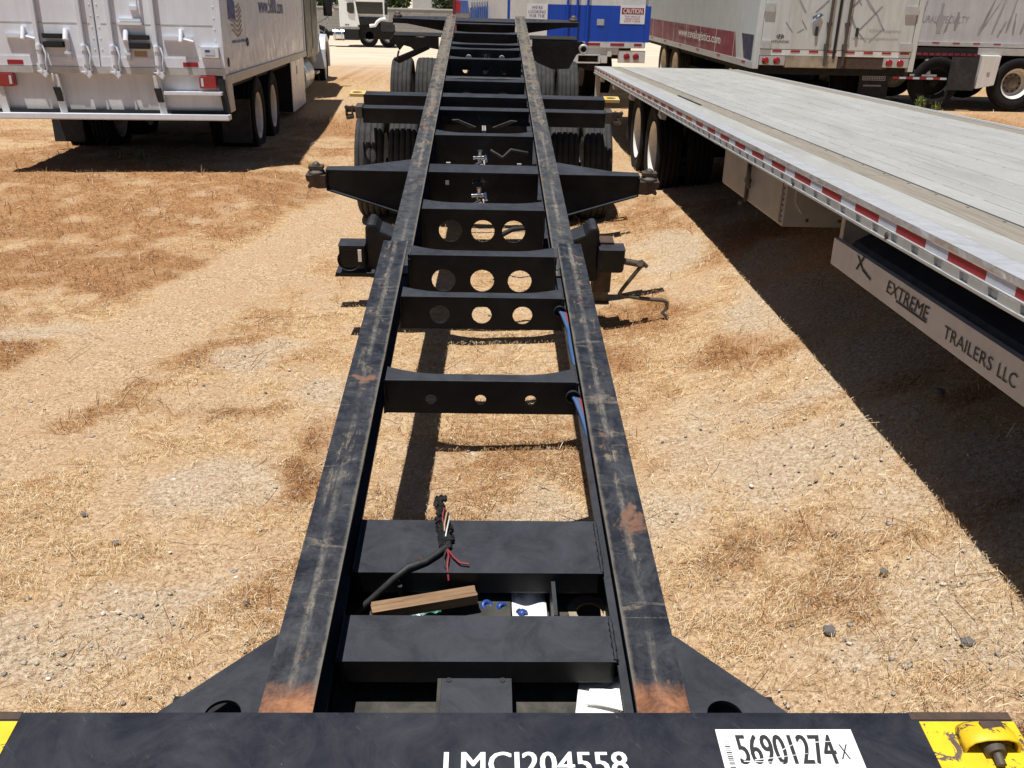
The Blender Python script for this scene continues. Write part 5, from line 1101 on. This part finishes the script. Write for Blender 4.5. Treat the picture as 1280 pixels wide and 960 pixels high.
for cx, z0, z1, sl_, wd in ((.18,1.58,2.1,.12,.05),(.62,1.5,2.05,.0,.13),(.95,1.55,1.9,.02,.10),(.75,1.50,1.85,.08,.05),(1.45,1.48,2.2,.22,.07),(1.52,1.6,2.2,.30,.03),(1.72,1.5,2.2,.16,.04),(2.0,1.52,2.2,.1,.05),(1.85,1.45,1.75,.12,.06),(2.15,1.5,1.9,-.02,.05),(2.3,1.5,2.1,.1,.05)):
    n_ = 6; L_, R_ = [], []
    for i in range(n_+1):
        t = i/n_; x = cx+sl_*t; z = z0+(z1-z0)*t; ww = wd*(.4+.6*math.sin(math.pi*min(1, t+.15)))*random.uniform(.6, 1.2); L_.append((x-ww/2, z)); R_.append((x+ww/2, z+random.uniform(-.02, .02)))
    ghost(R_+L_[::-1])
q = B(); q.box(-.2, .93, -.06, .0, .60, .66); q.put('rear_bumper', 'axle_black', dt, .004)
for k, x in enumerate(np.arange(-.18, .9, .14)): B().box(x, x+.135, -.0635, -.0605, .61, .65).put('reflective_strip', 'red_tape' if k % 2 == 0 else 'white_tape', dt)
B().box(-.2, 1.5, .02, .12, 1.0, 1.22).put('lamp_bar', 'axle_black', dt)
for k, x in enumerate(np.arange(.12, 1.45, .13)): B().box(x, x+.10, .0, .019, 1.07, 1.12).put('red_lamp', 'maroon', dt)
q = B(); q.cyl((.3, .1, .72), (.62, .1, .74), .07, n=12); q.cyl((.5, .05, .85), (.5, .05, 1.0), .05, n=10); q.box(.2, .75, .0, .05, .66, .70); q.put('coupling', 'galvanised', dt, .006)
B().box(.94, 1.50, -.12, -.1, .42, 1.06).put('mud_flap', 'mud_flap', dt)
q = B(); q.prism([(1.56, 1.10), (1.95, 1.10), (1.92, .53), (1.56, .45)], 'y', -.1, .5); qo = q.put('side_cabinet', 'off_white', dt, .01); B().box(1.72, 1.78, -.106, -.1, .72, .78).put('latch', 'ghost_grey', qo)
for x in (.75, 2.42, 3.7):
    o = wheel(dt, x, .12, .56, -1, 'rim_white' if x > 1 else 'axle_black', 'tyre_shaded', .5, 'wheel_disc' if x > 1 else 'axle_black'); o.rotation_euler = (0, 0, math.pi/2)
    o = wheel(dt, x, 2.2, .56, 1, 'rim_white', 'tyre_shaded'); o.rotation_euler = (0, 0, math.pi/2)
B().box(-.1, 9, .5, 2.2, .8, 1.28).put('under_floor', 'axle_black', dt)

# ------------------------------------------------------------------ white tractor without its hood, far left
et = thing('tractor_unit', 'white cab tractor with its hood removed in front of the grey block wall', 'truck', (-5, 44, -.45), (0, 0, 0))
q = B(); q.box(-1.62, -.80, .2, 2.2, .84, 2.6); q.prism([(-1.62, 2.6), (-.6, 2.6), (.36, 2.3), (.42, 2.06), (-.78, 2.06), (-.78, 2.2)], 'y', .1, 2.2); q.box(-.80, .40, .25, 2.2, 1.1, 1.42); q.put('cab', 'cab_white', et, .03)
q = B(); q.prism([(-.79, 1.42), (.42, 1.42), (.42, 1.92), (-.86, 1.92)], 'y', .12, .16); q.put('windshield', 'glass', et); B().box(-.84, .44, .08, .2, 1.92, 2.06).put('sun_visor', 'cab_white', et, .02)
q = B(); q.prism([(-.80, .95), (-.70, .95), (-.86, 1.92), (-.94, 1.92)], 'y', .08, .2); q.prism([(.38, 1.1), (.5, 1.1), (.44, 1.95), (.36, 1.95)], 'y', .08, .2); q.put('pillar', 'cab_white', et, .01)
q = B(); q.prism([(-1.25, 1.5), (-1.12, 1.42), (-.95, 1.42), (-.93, 1.86), (-1.25, 1.86)], 'y', .15, .19); q.put('window', 'glass', et, .005)
B().box(.44, .56, .0, .2, 1.40, 1.9).put('mirror', 'rubber', et, .02)
for x0 in (-1.36, -1.26): B().box(x0, x0+.06, .17, .2, .92, .97).put('step_vent', 'ink_black', et)
q = B(); q.cyl((-1.92, .3, .52), (-1.42, .3, .52), .25, n=22); eo = q.put('fuel_tank', 'chrome', et, .015)
for x in (-1.83, -1.52): B().cyl((x-.02, .3, .52), (x+.02, .3, .52), .257, n=22).put('tank_strap', 'galvanised', eo)
q = B(); q.box(-1.4, -.75, .1, .5, .3, .75); q.box(-.75, .75, .3, 1.6, .35, .95); q.cyl((-.3, .3, .5), (-.3, .8, .5), .18, n=14); q.cyl((.1, .1, .85), (.1, .5, .85), .16, n=12); q.box(-.72, .25, .15, .6, .95, 1.28); q.put('engine', 'axle_black', et, .02)
q = B(); q.tube([(-.25, .1, .92), (.0, .08, .95), (.10, .08, 1.1), (.25, .08, 1.2), (.5, .1, 1.22)], .075, 10); q.put('intake_duct', 'label_white', et)
B().box(.26, .82, .0, .12, .7, 1.1).put('radiator', 'mud_flap', et, .01)
for x in (-.35, .55):
    o = wheel(et, x, .5, .42, -1, 'rim_steel', 'tyre_shaded', .42); o.rotation_euler = (0, 0, math.pi/2)
B().box(-2.6, .8, .5, 1.2, .45, .62).put('frame_rail', 'axle_black', et)
o = wheel(et, -2.6, .5, .45, -1, 'rim_steel', 'tyre_shaded', .44); o.rotation_euler = (0, 0, math.pi/2)

# ------------------------------------------------------------------ far wall, building, trees
wl = B(); wl.box(-40, 30, 60, 60.2, -.7, .88); wo_ = wl.put('block_wall', 'block', None); tag(wo_, 'long grey concrete block wall closing off the yard', 'wall')
cpg = B(); cpg.box(-40, 30, 59.97, 60.23, .88, .95); cpg.put('wall_cap', 'plaster_grey', wo_)
bd_ = thing('utility_building', 'pale grey flat building showing between the tree crowns behind the wall', 'building', (-4.7, 78, -.6)); q = B(); q.box(-1.15, 1.0, 0, 6, 0, 6.5); q.put('wall', 'plaster_grey', bd_); q = B(); q.box(-1.3, 1.15, -.1, 6.1, 6.5, 6.7); q.put('roof', 'galvanised', bd_)
def crown(name, mat, cx, cy, cz, rx, ry, rz, N, leaf, parent, seed):
    r = np.random.default_rng(seed); C_ = []
    for k in range(16):
        u = r.normal(size=3); u /= np.linalg.norm(u); C_.append((u*np.array([rx, ry, rz])*.62*r.random()**.4, .32+.35*r.random()))
    V, tint = [], []
    for i in range(N):
        c_, k = C_[r.integers(0, len(C_))]; u = r.normal(size=3); u /= np.linalg.norm(u); p = c_+u*np.array([rx, ry, rz])*k*(.75+.3*r.random())
        d = r.normal(size=3); d /= np.linalg.norm(d); e = np.cross(d, r.normal(size=3)); e /= np.linalg.norm(e); L = leaf*(.6+.8*r.random())
        p = p+np.array([cx, cy, cz]); V += [p-d*L, p+e*L*.38, p+d*L, p-e*L*.38]; t = r.random(); tint += [t]*4
    V = np.array(V); Fc = np.arange(len(V)).reshape(-1, 4); o = np_mesh(name, V, Fc, [MATS[mat]]); a = o.data.attributes.new('tint', 'FLOAT', 'POINT'); a.data.foreach_set('value', np.array(tint, np.float32)); o.parent = parent; return o
def tree(x, y, h, rx, lab, seed):
    t = thing('tree', lab, 'tree', (x, y, -.6), group='trees beyond the block wall')
    b = B(); b.tube([(0,0,0), (.05,.02,h*.2), (-.04,.05,h*.4), (.02,0,h*.62)], [.22, .17, .13, .06], 10)
    for k in range(5):
        a = k*1.26; b.tube([(0,0,h*.25+.1*k), (.45*rx*math.cos(a), .4*rx*math.sin(a), h*.42+.1*k), (.8*rx*math.cos(a), .7*rx*math.sin(a), h*.6+.1*k)], [.09, .06, .025], 6)
    b.put('trunk', 'bark', t); crown('crown', 'leaf_green', 0, 0, h*.55, rx, rx*.9, h*.45, 3200, .16, t, seed)
tree(-8.2, 66, 4.6, 1.5, 'bushy green tree behind the wall, above the white tractor cab', 1); tree(-6.3, 67, 4.4, 1.25, 'dense green tree just left of the pale grey building', 2)
tree(-2.3, 66, 4.8, 1.5, 'green tree right of the pale grey building', 3); tree(-11.2, 68, 4.4, 1.4, 'green tree farthest left behind the wall', 4); tree(.9, 68, 4.2, 1.2, 'green tree behind the wall hidden by the striped trailer', 5)
def weed(x, y, h, N, lab):
    t = thing('weed', lab, 'weed', (x, y, float(terr(x, y)))); r = np.random.default_rng(int(abs(x)*100)); V, tint = [], []
    for i in range(N):
        a = r.random()*6.28; l_ = .25+.6*r.random(); p0 = np.array([.03*r.normal(), .03*r.normal(), 0]); p1 = p0+np.array([math.cos(a)*h*.5*l_, math.sin(a)*h*.5*l_, h*(.5+.5*r.random())]); s_ = np.array([-math.sin(a), math.cos(a), 0])*h*.05
        V += [p0, (p0+p1)/2+s_, p1, (p0+p1)/2-s_]; tint += [r.random()]*4
        for k in range(3):
            q_ = p0+(p1-p0)*(.3+.25*k); d = r.normal(size=3)*h*.14; e = np.cross(d, r.normal(size=3)); e = e/np.linalg.norm(e)*h*.04; V += [q_, q_+d/2+e, q_+d, q_+d/2-e]; tint += [r.random()]*4
    V = np.array(V); o = np_mesh('foliage', V, np.arange(len(V)).reshape(-1, 4), [MATS['weed_green']]); a = o.data.attributes.new('tint', 'FLOAT', 'POINT'); a.data.foreach_set('value', np.array(tint, np.float32)); o.parent = t
weed(-4.05, 11.0, .14, 14, 'small green weed in the shadow edge below the box truck bumper'); weed(-4.32, 11.05, .10, 9, 'tiny green sprout left of the larger weed under the truck'); weed(-3.6, 10.6, .09, 8, 'low green sprout on open straw in front of the box truck')
weed(8.85, 18.9, .38, 26, 'tall yellow green weed beside the black mud flap of the van trailer')
weed(9.2, 19.0, .24, 14, 'shorter yellow green weed in front of the faded trailer bumper')
# dome of plain sky is the world itself
